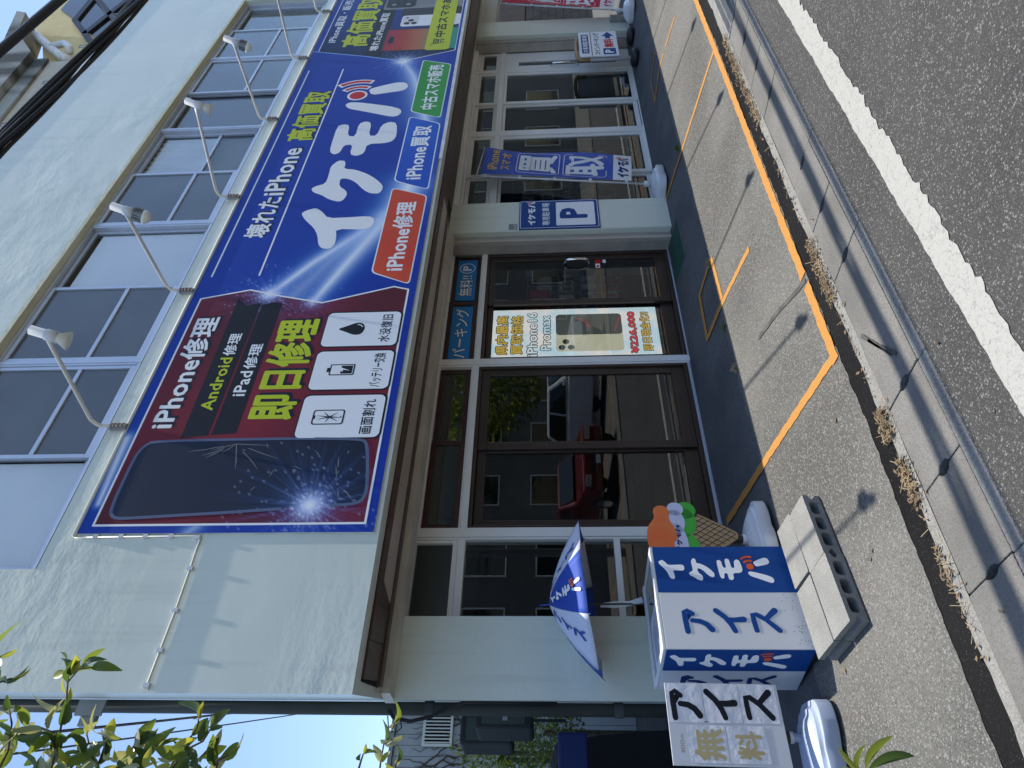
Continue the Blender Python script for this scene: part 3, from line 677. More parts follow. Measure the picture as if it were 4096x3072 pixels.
B().box(2.815, 4.556, 4.846, 4.96, ZS+.005, ZS+.030).box(4.649, 6.254, 4.846, 4.96, ZS-.012, ZS+.012).build('sill', 'frame_alu', shop, bevel=.003)
B().box(2.02, 4.556, 4.80, 4.96, .1, ZS+.004).box(4.649, 6.254, 4.82, 4.96, .1, ZS-.013).build('step', 'slab_concrete', shop)
# brown transom sashes
for xa, xb in ((2.817, 3.69), (3.66, 4.555), (4.650, 5.50), (5.46, 6.252)):
    y = 4.872 if xa in (2.817, 4.650) else 4.899
    t = frame_rect('transom_window', xa, xb, 2.358 if xa < 4.6 else 2.346, 2.652, .047, y, y+.026, 'frame_maroon', shop)
    pane(xa+.045, xb-.045, 2.40, 2.607, y+.010, t)
# brown sliding doors, left pair
frame_rect('door_frame', 2.815, 4.556, ZS+.031, 2.282, .028, 4.862, 4.95, 'frame_brown', shop, tb=.035, tt=.03)
for xa, xb, y in ((2.845, 3.66, 4.918), (3.60, 4.528, 4.884)):
    d = frame_rect('sliding_door', xa, xb, ZS+.067, 2.25, .075, y, y+.030, 'frame_brown', shop, tb=.115, tt=.075)
    pane(xa+.07, xb-.07, ZS+.178, 2.18, y+.012, d)
    B().box(xa+.075, xb-.075, y-.001, y+.0115, ZS+.183, ZS+.19).build('glazing_bead', 'frame_brown', d)
# brown doors, right pair
frame_rect('door_frame', 4.649, 6.254, ZS+.013, 2.278, .028, 4.862, 4.96, 'frame_brown', shop, tb=.035, tt=.03)
d = frame_rect('sliding_door', 4.679, 5.53, ZS+.049, 2.246, .05, 4.925, 4.95, 'frame_brown', shop, tb=.12, tt=.06)
pane(4.727, 5.482, ZS+.168, 2.19, 4.935, d)
d = frame_rect('entrance_door', 5.455, 6.224, ZS+.049, 2.246, .062, 4.884, 4.914, 'frame_brown', shop, tb=.115, tt=.06)
pane(5.515, 6.164, ZS+.163, 2.19, 4.896, d)
h = B().tube([(6.10, 4.892, 1.17), (6.10, 4.845, 1.18), (6.10, 4.832, 1.22), (6.10, 4.828, 1.30), (6.10, 4.832, 1.38), (6.10, 4.845, 1.42), (6.10, 4.892, 1.43)], .016, 10)
h.lathe([(.03, 0), (.03, .004)], 12, (6.10, 4.89, 1.17)); h.build('door_handle', 'chrome', d, smooth=True)
B().box(6.02, 6.09, 4.8935, 4.8955, 1.05, 1.10).build('payment_sticker', 'ink_white', d); B().box(6.10, 6.155, 4.8935, 4.8955, 1.04, 1.10).box(6.03, 6.06, 4.8925, 4.8934, 1.06, 1.09).build('payment_sticker', 'ink_redspot', d)
B().box(6.10, 6.155, 4.8935, 4.8955, .985, 1.02).build('payment_sticker', 'ink_white', d)
# white framed right part of the shop front
B().box(6.94, 11.41, 4.855, 4.95, 2.226, 2.312).build('rail', 'frame_white', shop, bevel=.004)
B().box(6.94, 11.41, 4.86, 4.95, 2.632, 2.664).build('head_rail', 'frame_white', shop, bevel=.004)
B().box(8.816, 8.935, 4.845, 4.96, .24, 2.664).build('post', 'frame_white', shop, bevel=.005)
B().box(10.70, 10.775, 4.85, 4.96, .26, 2.664).build('post', 'frame_white', shop, bevel=.005)
B().box(6.94, 10.70, 4.835, 4.97, .235, .305).box(6.94, 10.70, 4.80, 4.834, .225, .262).build('sill', 'frame_white', shop, bevel=.004)
for i, (xa, xb) in enumerate(((6.945, 7.87), (7.85, 8.815), (8.936, 9.76), (9.74, 10.699))):
    y = 4.868 if i % 2 else 4.900
    t = frame_rect('transom_window', xa, xb, 2.313, 2.631, .05, y, y+.028, 'frame_white', shop)
    pane(xa+.048, xb-.048, 2.36, 2.585, y+.012, t)
    s = frame_rect('shop_window', xa, xb, .306, 2.225, .06, y, y+.03, 'frame_white', shop, tb=.065, tt=.04)
    pane(xa+.058, xb-.058, .365, 2.19, y+.013, s)
t = frame_rect('transom_window', 10.776, 11.41, 2.313, 2.631, .06, 4.87, 4.90, 'frame_white', shop)
pane(10.834, 11.352, 2.37, 2.575, 4.882, t)
d = B().box(10.776, 10.95, 4.872, 4.905, .29, 2.225).box(11.09, 11.40, 4.872, 4.905, .29, 2.225).box(10.95, 11.09, 4.872, 4.905, .29, .51).box(10.95, 11.09, 4.872, 4.905, 2.02, 2.225).build('side_door', 'frame_white', shop)
pane(10.95, 11.09, .51, 2.02, 4.885, d)
B().tube([(10.90, 4.87, 1.10), (10.90, 4.825, 1.13), (10.90, 4.815, 1.30), (10.90, 4.825, 1.49), (10.90, 4.87, 1.52)], .013, 10).build('door_handle', 'chrome', d, smooth=True)
# room behind the glass
B().box(2.95, 11.5, 9.3, 9.35, .25, 2.75).box(11.45, 11.5, 4.98, 9.3, .25, 2.75).box(6.6, 6.66, 6.2, 9.3, .30, 2.75).build('interior_wall', 'interior', shop)
B().prism([(2.0, 4.96), (11.45, 4.96), (11.45, 9.3), (2.95, 9.3)], .2, .285).build('interior_floor', 'interior_floor', shop)
# drain pipe, cables and boxes on the flank
dp = B().tube([(1.478, 4.90, .25), (1.478, 4.90, 7.7)], .042, 12).build('drain_pipe', 'pipe_green', shop, smooth=True)
for z in (1.2, 2.45): B().tube([(1.478, 4.90, z-.03), (1.478, 4.90, z+.03)], .049, 12).build('pipe_collar', 'pipe_green', dp)
for z in (4.66,): B().box(1.36, 1.46, 4.70, 4.715, z-.09, z+.09).box(1.30, 1.40, 4.716, 4.76, z-.05, z+.05).build('pipe_bracket', 'galv', dp)
B().tube([(1.44, 4.80, 2.70), (1.39, 4.80, 2.66), (1.37, 4.80, 2.55), (1.40, 4.80, 2.42), (1.455, 4.82, 2.33), (1.50, 4.82, 2.2), (1.50, 4.83, 1.6)], .013, 8).build('flank_cable', 'unit_grey', shop, smooth=True)
B().tube([(1.40, 4.79, 2.62), (1.33, 4.79, 2.60), (1.30, 4.79, 2.63), (1.31, 4.79, 2.68), (1.40, 4.79, 2.70)], .004, 6).build('flank_cable', 'cable', shop, smooth=True)

# inside wall rack of phone cases behind the right windows
def rack(x0, x1, y, z0, z1, label):
    r_ = thing('display_rack', label, 'display rack', ((x0+x1)/2, y, .285))
    g = B()
    for z in frange(z0, z1, .12): g.box(x0, x1, y-.003, y+.003, z-.003, z+.003)
    for xx in frange(x0, x1, .12): g.box(xx-.003, xx+.003, y-.009, y-.0035, z0, z1)
    for xx in (x0, x1): g.box(xx-.015, xx+.015, y-.04, y+.04, .285, z1+.02)
    g.build('wire_grid', 'galv', r_)
    z = z0+.06
    while z < z1-.16:
        xx = x0+.05
        while xx < x1-.1:
            wv = rnd.choice((.075, .085, .085))
            B().box(xx, xx+wv, y-.05, y-.022, z, z+.155).build('package', rnd.choice(('product', 'product', 'product', 'ink_darkgrey', 'box_pink')), r_)
            B().box(xx+.012, xx+wv-.012, y-.0525, y-.0505, z+.02, z+.12).build('package_window', rnd.choice(('ink_darkgrey', 'ink_grey', 'product')), r_)
            xx += wv+rnd.choice((.012, .02, .05))
        z += .24
    return r_
rack(6.98, 8.75, 5.10, .75, 2.05, 'wire rack of phone case packages behind the banner window')
rack(5.50, 6.20, 5.10, .80, 1.85, 'wire rack of phone accessories behind the entrance door')
for n_, (xx, yy, zz, w_, h_, lab) in enumerate(((8.45, 5.04, 1.90, .28, .17, 'dark red card on the upper right of the phone case rack'), (7.05, 5.04, 1.93, .35, .18, 'dark red card on the upper left of the phone case rack'), (5.55, 5.04, 1.62, .30, .20, 'dark red card on the rack behind the entrance door'))):
    tag(box('shelf_card', xx, xx+w_, yy-.004, yy, zz, zz+h_, 'box_red'), lab, 'card')

# ================================================================== BIG SIGNBOARD
import numpy as np
sg = thing('signboard', 'long glossy blue and red phone repair signboard across the shop front', 'sign', (7.5, 3.892, 2.735))
SX0, SX1, SZ0, SZ1 = 2.228, 13.0, 2.737, 4.682
S = Plane2D((0, 3.884, 0), (1, 0, 0), (0, 0, 1))
box('board', SX0, SX1, 3.8848, 3.8985, SZ0, SZ1, 'sign_edge', sg)
B().box(6.64, SX1, 3.8800, 3.8985, 2.700, 2.7365).build('bottom_flashing', 'sign_edge', sg)
PANEL = [(2.287, 4.599), (4.502, 4.600), (4.603, 4.191), (4.508, 3.884), (4.413, 3.519), (4.598, 2.931), (4.557, 2.803), (2.292, 2.803)]
RIGHT = [(9.419, 4.682), (9.402, 4.60), (9.204, 3.95), (9.013, 3.418), (9.273, 2.773), (13.0, 2.773), (13.0, 4.60), (13.0, 4.682)]
PHONE = [(2.345, 4.49), (2.40, 4.535), (2.84, 4.535), (2.93, 4.50), (2.972, 4.445), (2.978, 3.44), (2.965, 2.95), (2.93, 2.89), (2.56, 2.832), (2.47, 2.845), (2.435, 2.89), (2.425, 3.02), (2.412, 3.2), (2.40, 3.4), (2.375, 3.75), (2.355, 4.1), (2.335, 4.42)]
def print_grid():
    st = .0145
    nx, nz = int((SX1-SX0)/st), int((SZ1-SZ0)/st)
    gx = np.linspace(SX0, SX1, nx+1); gzv = np.linspace(SZ0, SZ1, nz+1)
    X, Z = np.meshgrid(gx, gzv, indexing='ij'); C = np.zeros(X.shape+(3,))
    C[:] = (.0045, .040, .345)
    C += ((Z-3.7)*.012)[..., None]*np.array((0, .4, 1.6))
    def inside(pts):
        r_ = np.zeros(X.shape, bool); n = len(pts)
        for i in range(n):
            (xa, za), (xb, zb) = pts[i], pts[(i+1) % n]
            c_ = ((za > Z) != (zb > Z)) & (X < (xb-xa)*(Z-za)/(zb-za+1e-12)+xa); r_ ^= c_
        return r_
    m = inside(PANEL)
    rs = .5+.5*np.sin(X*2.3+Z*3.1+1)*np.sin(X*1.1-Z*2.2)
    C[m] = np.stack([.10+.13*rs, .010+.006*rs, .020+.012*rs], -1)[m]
    mp_ = inside(smooth_poly(PHONE, 2)); C[mp_] = np.stack([.010+.006*(Z-2.8)/1.7, .015+.009*(Z-2.8)/1.7, .030+.02*(Z-2.8)/1.7], -1)[mp_]
    m2 = inside(RIGHT[1:7])
    t = np.clip((X-9.2)/2.2, 0, 1)
    C[m2] = np.stack([.010*t+.006*(1-t), .055*t+.014*(1-t), .36*t+.055*(1-t)], -1)[m2]
    def glow(I, core, halo):
        nonlocal C
        I = np.clip(I, 0, 1)[..., None]; C = C*(1-I)+I*(np.array(halo)*(1-I)+np.array(core)*I)
    def seg(a, b_):
        a, b_ = np.array(a), np.array(b_); d = b_-a; t_ = np.clip(((X-a[0])*d[0]+(Z-a[1])*d[1])/(d@d), 0, 1)
        return np.hypot(X-a[0]-t_*d[0], Z-a[1]-t_*d[1]), t_
    W_, H_ = (.90, .95, .99), (.02, .30, .85)
    mid = ~m & ~m2
    def streak(pts, w0, w1, amp):
        n = len(pts)-1; D = np.full(X.shape, 9.); TT = np.zeros(X.shape)
        for i in range(n):
            dd, t_ = seg(pts[i], pts[i+1]); k = dd < D; D[k] = dd[k]; TT[k] = ((i+t_)/n)[k]
        wv = w0+(w1-w0)*TT
        glow(np.where(mid, amp*np.exp(-(D/wv)**1.3), 0), W_, H_)
    streak([(4.546, 4.0), (4.95, 3.72), (5.35, 3.38), (5.75, 3.10), (6.15, 3.0)], .055, .10, 1.0)
    streak([(4.433, 3.60), (4.85, 3.44), (5.35, 3.24), (5.8, 3.06), (6.15, 2.98)], .055, .17, 1.0)
    streak([(4.50, 3.80), (5.0, 3.55), (5.6, 3.15)], .16, .13, .5)
    streak([(6.0, 3.02), (6.6, 2.92), (7.4, 2.95), (8.1, 3.10), (8.6, 3.24), (9.013, 3.418)], .10, .05, .95)
    streak([(7.5, 3.0), (8.4, 3.22), (9.013, 3.418)], .20, .11, .5)
    streak([(2.45, 4.635), (2.75, 4.65), (3.0, 4.66)], .025, .05, .9); streak([(2.23, 3.95), (2.28, 3.90)], .05, .05, .6)
    def burst(cx_, cz_, r_, rays, seed, amp=1.0):
        dx, dz = X-cx_, Z-cz_; rr = np.hypot(dx, dz)+1e-6; a = np.arctan2(dz, dx)
        ray = sum(np.cos(a*k+seed*(k % 7))**2*w_ for k, w_ in ((9, .3), (17, .3), (31, .4)))**3
        glow(amp*(np.exp(-(rr/r_)**1.5)+.8*np.exp(-rr/(r_*1.9))*(ray*rays+.10)), (.90, .93, .98), (.05, .22, .85))
    burst(2.428, 3.195, .085, 1.7, 1.3); burst(2.428, 3.195, .06, 0, 1.3); burst(4.546, 4.006, .075, 1.6, 2.1); burst(4.546, 4.006, .05, 0, 2.1); burst(4.433, 3.605, .055, 1.0, .4, .8); burst(9.013, 3.418, .10, 1.5, 3.3)
    # sparks
    r_ = np.random.RandomState(3)
    for cx_, cz_, sp, n in ((2.43, 3.2, .26, 140), (4.54, 4.0, .20, 110), (9.01, 3.42, .18, 50)):
        for _ in range(n):
            i = int((cx_+r_.normal()*sp-SX0)/st); j = int((cz_+r_.normal()*sp-SZ0)/st)
            if 0 <= i <= nx and 0 <= j <= nz: C[i, j] = C[i, j]*.72+np.array((.5, .6, .9))*.28
    C = np.clip(C, 0, 1)
    vs = np.stack([X, np.full(X.shape, S.o.y), Z], -1).reshape(-1, 3)
    i, j = np.meshgrid(np.arange(nx), np.arange(nz), indexing='ij'); q = (i*(nz+1)+j).ravel()
    fs = np.stack([q, q+nz+1, q+nz+2, q+1], -1)
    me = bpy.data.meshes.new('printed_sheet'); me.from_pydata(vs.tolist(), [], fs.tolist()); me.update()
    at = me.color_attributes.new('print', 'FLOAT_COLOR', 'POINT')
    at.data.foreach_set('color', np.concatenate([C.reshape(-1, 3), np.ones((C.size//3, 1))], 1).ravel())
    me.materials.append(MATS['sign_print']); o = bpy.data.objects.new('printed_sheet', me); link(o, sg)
print_grid()
def pline(pts, w_, mat, d=.0003, close=False, name='border_line'):
    q = pts+[pts[0]] if close else pts
    polys(name, S, [stroke([q[i], q[i+1]], w_) for i in range(len(q)-1)], mat, sg, d)
pline(PANEL, .016, 'ink_white', close=True)
pline([(9.40, 4.60), (13.0, 4.60)], .012, 'ink_white'); pline([(9.419, 4.68), (9.204, 3.95), (9.013, 3.418)], .018, 'ink_lightblue'); pline([(9.013, 3.418), (9.273, 2.773), (13.0, 2.773)], .012, 'ink_white')
pline([(4.80, 4.598), (8.85, 4.605)], .016, 'ink_white'); pline([(4.80, 4.166), (8.85, 4.165)], .016, 'ink_white')
# left panel
poly('black_band', S, [(2.995, 4.259), (3.016, 4.063), (4.43, 4.05), (4.40, 4.165), (4.50, 4.268)], 'ink_black', sg)
poly('black_band', S, [(3.018, 4.043), (3.031, 3.862), (4.415, 3.862), (4.44, 3.93), (4.40, 4.035)], 'ink_black', sg)
text_sh('lettering', S, 'iPhone修理', 3.085, 4.265, 4.345, 4.555, 'ink_white', sg, bold=.024)
text('lettering', S, 'Android', 3.248, 3.79, 4.105, 4.205, 'ink_yellow', sg, bold=.02); text('lettering', S, '修理', 3.812, 4.062, 4.103, 4.207, 'ink_white', sg, bold=.02)
text('lettering', S, 'iPad', 3.383, 3.64, 3.90, 4.0, 'ink_white', sg, bold=.02); text('lettering', S, '修理', 3.662, 3.936, 3.895, 3.998, 'ink_white', sg, bold=.02)
text_sh('lettering', S, '即日修理', 3.148, 4.215, 3.48, 3.835, 'ink_yellow', sg, bold=.033, off=(.022, -.022))
q = smooth_poly(PHONE, 2); hide = lambda p: math.hypot(p[0]-2.43, p[1]-3.195) < .17
polys('phone_edge', S, [stroke([q[i], q[(i+1) % len(q)]], .022) for i in range(len(q)) if not hide(q[i])], 'ink_phone_edge', sg, .0003)
r2 = random.Random(5); cr = []
for cx_, cz_, n in ((2.935, 3.83, 16), (2.62, 3.05, 9), (2.72, 3.5, 5)):
    for _ in range(n):
        a = r2.uniform(0, 6.28); L_ = r2.uniform(.06, .26) if n > 10 else r2.uniform(.02, .10); s_ = r2.uniform(0, .12) if n > 10 else r2.uniform(0, .3)
        p = (cx_+math.cos(a)*s_, cz_+math.sin(a)*s_); q = (p[0]+math.cos(a)*L_, p[1]+math.sin(a)*L_)
        if q[0] < 2.965 and p[0] < 2.965 and q[0] > 2.45: cr.append(stroke([p, ((p[0]+q[0])/2+r2.uniform(-.008, .008), (p[1]+q[1])/2), q], [.005, .006, .002]))
polys('crack_picture', S, cr, 'ink_grey', sg, .0009)
CARDS = ((2.98, 3.374, '画面割れ', 3.010, 3.330), (3.434, 3.832, 'バッテリー交換', 3.452, 3.805), (3.889, 4.279, '水没復旧', 3.928, 4.245))
for xa, xb, tx, ta, tb in CARDS:
    poly('card', S, rrect(xa-.012, xb+.014, 2.806, 3.440, .05), 'ink_black', sg, .0012); poly('card', S, rrect(xa, xb, 2.822, 3.43, .045), 'ink_white', sg, .0015)
    text('lettering', S, tx, ta, tb, 2.882, 2.975, 'ink_black', sg, .0018, .018)
def icon(lst, mat, d): polys('icon', S, lst, mat, sg, d)
icon([rrect(3.098, 3.236, 3.10, 3.335, .022)], 'ink_black', .0018); icon([rrect(3.108, 3.226, 3.112, 3.323, .014)], 'ink_white', .0021)
icon([stroke([(3.167, 3.21), (3.167+.05*math.cos(a), 3.21+.09*math.sin(a))], [.012, .003]) for a in (.5, 1.3, 2.0, 2.9, 3.9, 4.6, 5.6)]+[disc(3.167, 3.125, .006), rect(3.15, 3.184, 3.313, 3.323)], 'ink_black', .0024)
icon([rrect(3.576, 3.692, 3.105, 3.30, .012), rect(3.612, 3.656, 3.30, 3.322)], 'ink_black', .0018); icon([rrect(3.586, 3.682, 3.116, 3.289, .006)], 'ink_white', .0021)
icon([rect(3.592, 3.676, 3.122, 3.212)], 'ink_black', .0024); icon([[(3.648, 3.265), (3.612, 3.195), (3.634, 3.195), (3.622, 3.14), (3.658, 3.215), (3.636, 3.215)]], 'ink_white', .0027)
icon([smooth_poly([(4.085, 3.328), (4.05, 3.25), (4.012, 3.18), (4.02, 3.12), (4.085, 3.097), (4.15, 3.12), (4.158, 3.18), (4.12, 3.25)], 2)], 'ink_black', .0018); icon([stroke([(4.133, 3.165), (4.128, 3.14), (4.108, 3.123)], .008)], 'ink_white', .0021)
# middle
text_sh('lettering', S, '壊れた', 5.35, 6.02, 4.24, 4.475, 'ink_white', sg, bold=.026); text_sh('lettering', S, 'iPhone', 6.05, 6.955, 4.255, 4.475, 'ink_white', sg, bold=.022)
text_sh('lettering', S, '高価買取', 7.11, 8.27, 4.19, 4.505, 'ink_yellow', sg, bold=.03)
logo_h(S, 5.14, 3.25, .75, 1.0, sg)
for pts, mat, tx, ta, tb, za, zb in (([(4.793, 3.165), (4.62, 2.80), (5.964, 2.785), (6.118, 3.16)], 'ink_red', 'iPhone修理', 4.81, 5.86, 2.875, 3.07),
    ([(6.238, 3.16), (6.062, 2.785), (7.38, 2.785), (7.559, 3.162)], 'ink_blue2', 'iPhone買取', 6.255, 7.335, 2.87, 3.07),
    ([(7.672, 3.164), (7.498, 2.795), (8.87, 2.783), (9.02, 3.165)], 'ink_green', '中古スマホ販売', 7.71, 8.855, 2.87, 3.062)):
    q = rquad(pts, .055); poly('badge', S, q, 'ink_white', sg, .0004); poly('badge', S, inset(q, .013), mat, sg, .0008)
    text('lettering', S, tx, ta, tb, za, zb, 'ink_white', sg, .0012, .026)
# right panel
text('lettering', S, 'iPhone買取・販売', 9.67, 11.155, 4.42, 4.55, 'ink_white', sg, bold=.018)
text_sh('lettering', S, '高価買取', 9.515, 11.20, 3.965, 4.345, 'ink_yellow', sg, bold=.03)
poly('black_band', S, [(9.235, 3.955), (9.165, 3.735), (13.0, 3.735), (13.0, 3.955)], 'ink_black', sg, .0002)
text('lettering', S, '壊れたiPhone買取', 9.36, 10.61, 3.80, 3.922, 'ink_white', sg, bold=.022)
def sgrad(pts_rect, cols, d):
    xa, xb, za, zb = pts_rect; n = 24; b_ = B()
    b_.add([S.p(x, za+(zb-za)*i/n, d) for i in range(n+1) for x in (xa, xb)], [(2*i, 2*i+1, 2*i+3, 2*i+2) for i in range(n)])
    o = b_.build('phone_picture', 'sign_print', sg); at = o.data.color_attributes.new('print', 'FLOAT_COLOR', 'POINT')
    for i in range(n+1):
        t = i/n*(len(cols)-1); k = min(int(t), len(cols)-2); f = t-k
        c_ = tuple(cols[k][m_]*(1-f)+cols[k+1][m_]*f for m_ in range(3))
        for e in (0, 1): at.data[2*i+e].color = (*c_, 1)
poly('phone_picture', S, rrect(10.72, 11.55, 2.775, 3.93, .06), 'ink_grey', sg, .0005); poly('phone_picture', S, rrect(10.46, 10.74, 2.775, 3.64, .05), 'ink_darkgrey', sg, .0007)
poly('phone_picture', S, rrect(10.10, 10.475, 2.775, 3.605, .05), 'ink_white', sg, .0009)
icon([rrect(10.15, 10.45, 3.36, 3.585, .05)], 'cloth_white', .0012); icon([disc(10.205, 3.52, .042), disc(10.205, 3.42, .042), disc(10.30, 3.47, .042), disc(10.39, 3.53, .02)], 'ink_darkgrey', .0015)
icon([rrect(10.78, 11.40, 3.47, 3.90, .08)], 'ink_darkgrey', .0008); icon([disc(10.90, 3.79, .075), disc(10.90, 3.58, .075), disc(11.10, 3.69, .075)], 'ink_black', .0011); icon([disc(10.90, 3.79, .04), disc(10.90, 3.58, .04), disc(11.10, 3.69, .04), disc(11.28, 3.80, .035)], 'ink_grey', .0014)
poly('phone_picture', S, rrect(9.31, 10.02, 2.776, 3.765, .07), 'ink_darkgrey', sg, .0010)
sgrad((9.335, 9.995, 2.776, 3.742), [(.03, .30, .24), (.05, .33, .22), (.45, .17, .07), (.42, .05, .035), (.35, .02, .05)], .0013)
poly('phone_picture', S, rrect(9.56, 9.78, 3.63, 3.70, .034), 'ink_black', sg, .0016)
poly('pill', S, rrect(9.30, 12.2, 2.855, 3.18, .06), 'ink_yellow', sg, .0018)
text('lettering', S, '中古スマホあります', 9.70, 11.75, 2.945, 3.09, 'ink_black', sg, .0021, .03)
icon([stroke([(9.44, 3.115), (9.48, 3.105), (9.51, 2.985), (9.64, 2.985)], .014), [(9.495, 3.085), (9.655, 3.085), (9.63, 3.01), (9.515, 3.01)], disc(9.53, 2.955, .016), disc(9.615, 2.955, .016)], 'ink_black', .0021)
icon([rect(9.52+.032*k, 9.538+.032*k, 3.025, 3.042) for k in range(4)]+[rect(9.517+.034*k, 9.537+.034*k, 3.052, 3.07) for k in range(4)], 'ink_yellow', .0024)

# ================================================================== SPOTLIGHTS over the sign
def spotlight(i, bx, hx, hy, hz, cone):
    labs = ['spotlight with white cone on the leftmost arm over the sign', 'spotlight with ribbed bulb on the second arm from the left', 'spotlight with white cone on the third arm from the left',
            'spotlight with ribbed bulb on the fourth arm from the left', 'spotlight on the fifth arm from the left, above the badge row', 'spotlight on the rightmost arm, above the yellow lettering']
    t = thing('spotlight', labs[i], 'spotlight', (bx, 3.88, 4.72), 'spotlights over the signboard')
    pts = [(bx, 3.862, 4.70), (bx, 3.862, 4.86), (bx-.004, 3.85, 4.885), (bx-.012, 3.815, 4.895), (bx-.03, 3.75, 4.888)]
    e = Vector((hx, hy, hz)); a = Vector(pts[-1])
    pts += [tuple(a+(e-a)*k/6) for k in range(1, 7)]
    B().tube(pts, .0135, 10).build('arm', 'steel_pipe', t, smooth=True)
    c = B()
    for z in (4.715, 4.745, 4.775, 4.80): c.tube([(bx, 3.862, z-.006), (bx, 3.862, z+.006)], .021, 10)
    c.build('clamp', 'rust', t); B().box(bx-.03, bx+.022, 3.862, 3.884, 4.69, 4.815).build('bracket', 'galv', t, bevel=.003)
    ax = Vector((-.05, .42, -.9)).normalized(); top = e+Vector((0, -.01, .05))
    B().tube([top-ax*.035, top-ax*.03, top+ax*.055, top+ax*.06, top+ax*.125], [.018, .03, .03, .036, .039], 16).build('lamp_holder', 'plastic_white', t, smooth=True)
    B().tube([e, top+ax*.01], .011, 8).build('joint', 'galv', t)
    if cone: B().tube([top+ax*.125, top+ax*.132, top+ax*.19], [.036, .030, .060], 18).build('reflector', 'bulb', t, smooth=True)
    else:
        f = B()
        for k in range(14):
            an = 2*math.pi*k/14; u = ax.orthogonal().normalized(); v = ax.cross(u); n_ = u*math.cos(an)+v*math.sin(an)
            f.obox(top+ax*.16+n_*.042, ax, n_, ax.cross(n_), .032, .012, .003)
        f.tube([top+ax*.125, top+ax*.195], [.034, .044], 14); f.build('heat_sink', 'galv', t)
        B().tube([top+ax*.195, top+ax*.215, top+ax*.235, top+ax*.247], [.053, .050, .036, .012], 16).build('bulb', 'bulb', t, smooth=True)
for i, (bx, hx) in enumerate(((3.10, 3.03), (4.60, 4.34), (6.03, 5.95), (7.60, 7.28), (9.20, 8.9), (10.73, 10.45))):
    spotlight(i, bx, hx, 2.85, (4.70, 4.73, 4.72, 4.77, 4.76, 4.76)[i], i % 2 == 0)

# ================================================================== SIGNS ON THE SHOP FRONT
pp = thing('parking_plate', 'blue and white customer parking plate with large P on the pillar', 'sign', (6.65, 4.63, 1.03))
PB = Plane2D((0, 4.626, 0), (1, 0, 0), (0, 0, 1))
B().box(6.383, 6.921, 4.6262, 4.6385, 1.035, 1.927).build('plate', 'ink_cyanblue', pp, bevel=.003).data.materials[0] = MATS['freezer_blue']
polys('border_line', PB, [stroke([a, b_], .006) for a, b_ in zip(rrect(6.40, 6.905, 1.05, 1.912, .012, 2), rrect(6.40, 6.905, 1.05, 1.912, .012, 2)[1:]+rrect(6.40, 6.905, 1.05, 1.912, .012, 2)[:1])], 'ink_white', pp, .0004)
logo_h(PB, 6.455, 1.745, .085, 1.18, pp); text('lettering', PB, '専用駐車場', 6.445, 6.865, 1.585, 1.672, 'ink_white', pp, bold=.014)
poly('white_field', PB, rrect(6.435, 6.872, 1.085, 1.515, .015), 'ink_white', pp, .0005); text('lettering', PB, 'P', 6.56, 6.76, 1.165, 1.475, 'freezer_blue', pp, .001, .045)
st = thing('pillar_sticker', 'tiny grey number sticker on the pillar above the parking plate', 'sticker', (6.45, 4.636, 1.95))
B().box(6.40, 6.50, 4.6375, 4.6392, 1.945, 2.04).build('sticker', 'ink_grey', st); PS = Plane2D((0, 4.637, 0), (1, 0, 0), (0, 0, 1)); text('lettering', PS, '11-27', 6.41, 6.49, 1.955, 1.985, 'ink_white', st, bold=.01)
for xa, xb, body, lab in ((4.655, 5.41, 'パーキング', 'blue strip sign reading parking in katakana above the lit screen'), (5.535, 6.20, '無料!!', 'blue strip sign with circled P above the entrance door')):
    t = thing('transom_sign', lab, 'sign', ((xa+xb)/2, 4.87, 2.38), 'blue strip signs in the transom windows')
    PT = Plane2D((0, 4.866 if xa < 5 else 4.8895, 0), (1, 0, 0), (0, 0, 1)); y = PT.o.y
    B().box(xa, xb, y+.0002, y+.005, 2.392, 2.600).build('strip', 'ink_cyanblue', t)
    if xa < 5:
        text('letter_edge', PT, body, 4.672, 5.385, 2.42, 2.572, 'ink_shadow', t, .0004, .03); text('lettering', PT, body, 4.678, 5.379, 2.426, 2.566, 'ink_white', t, .0008, .008)
    else:
        text('letter_edge', PT, body, 5.60, 5.945, 2.42, 2.572, 'ink_shadow', t, .0004, .03); text('lettering', PT, body, 5.606, 5.939, 2.426, 2.566, 'ink_white', t, .0008, .008)
        poly('circle', PT, disc(6.06, 2.496, .085), 'ink_white', t, .0004); poly('circle', PT, disc(6.06, 2.496, .077), 'ink_cyanblue', t, .0007); text('lettering', PT, 'P', 6.02, 6.105, 2.45, 2.545, 'ink_white', t, .001, .03)
# lit screen behind the left entrance door
led = thing('led_screen', 'lit vertical LED screen with phone price in the doorway', 'screen', (5.08, 4.97, .52))
m = emis('led_white', (.80, .92, .92), .62)
n, l = m.node_tree.nodes, m.node_tree.links
tc = n.new('ShaderNodeTexCoord'); wv = n.new('ShaderNodeTexWave'); wv.inputs['Scale'].default_value = 38; wv.inputs['Distortion'].default_value = .6; wv.bands_direction = 'Z'
l.new(tc.outputs['Object'], wv.inputs['Vector'])
nz = n.new('ShaderNodeTexNoise'); nz.inputs['Scale'].default_value = 5; l.new(tc.outputs['Object'], nz.inputs['Vector'])
mr = n.new('ShaderNodeMapRange'); mr.inputs['To Min'].default_value = .45; mr.inputs['To Max'].default_value = .95; l.new(wv.outputs['Fac'], mr.inputs[0]); l.new(mr.outputs[0], n['Principled BSDF'].inputs['Emission Strength'])
cr_ = n.new('ShaderNodeValToRGB'); cr_.color_ramp.elements[0].color = (.66, .86, 1, 1); cr_.color_ramp.elements[1].color = (1, .92, .92, 1); cr_.color_ramp.elements[0].position = .4; cr_.color_ramp.elements[1].position = .62
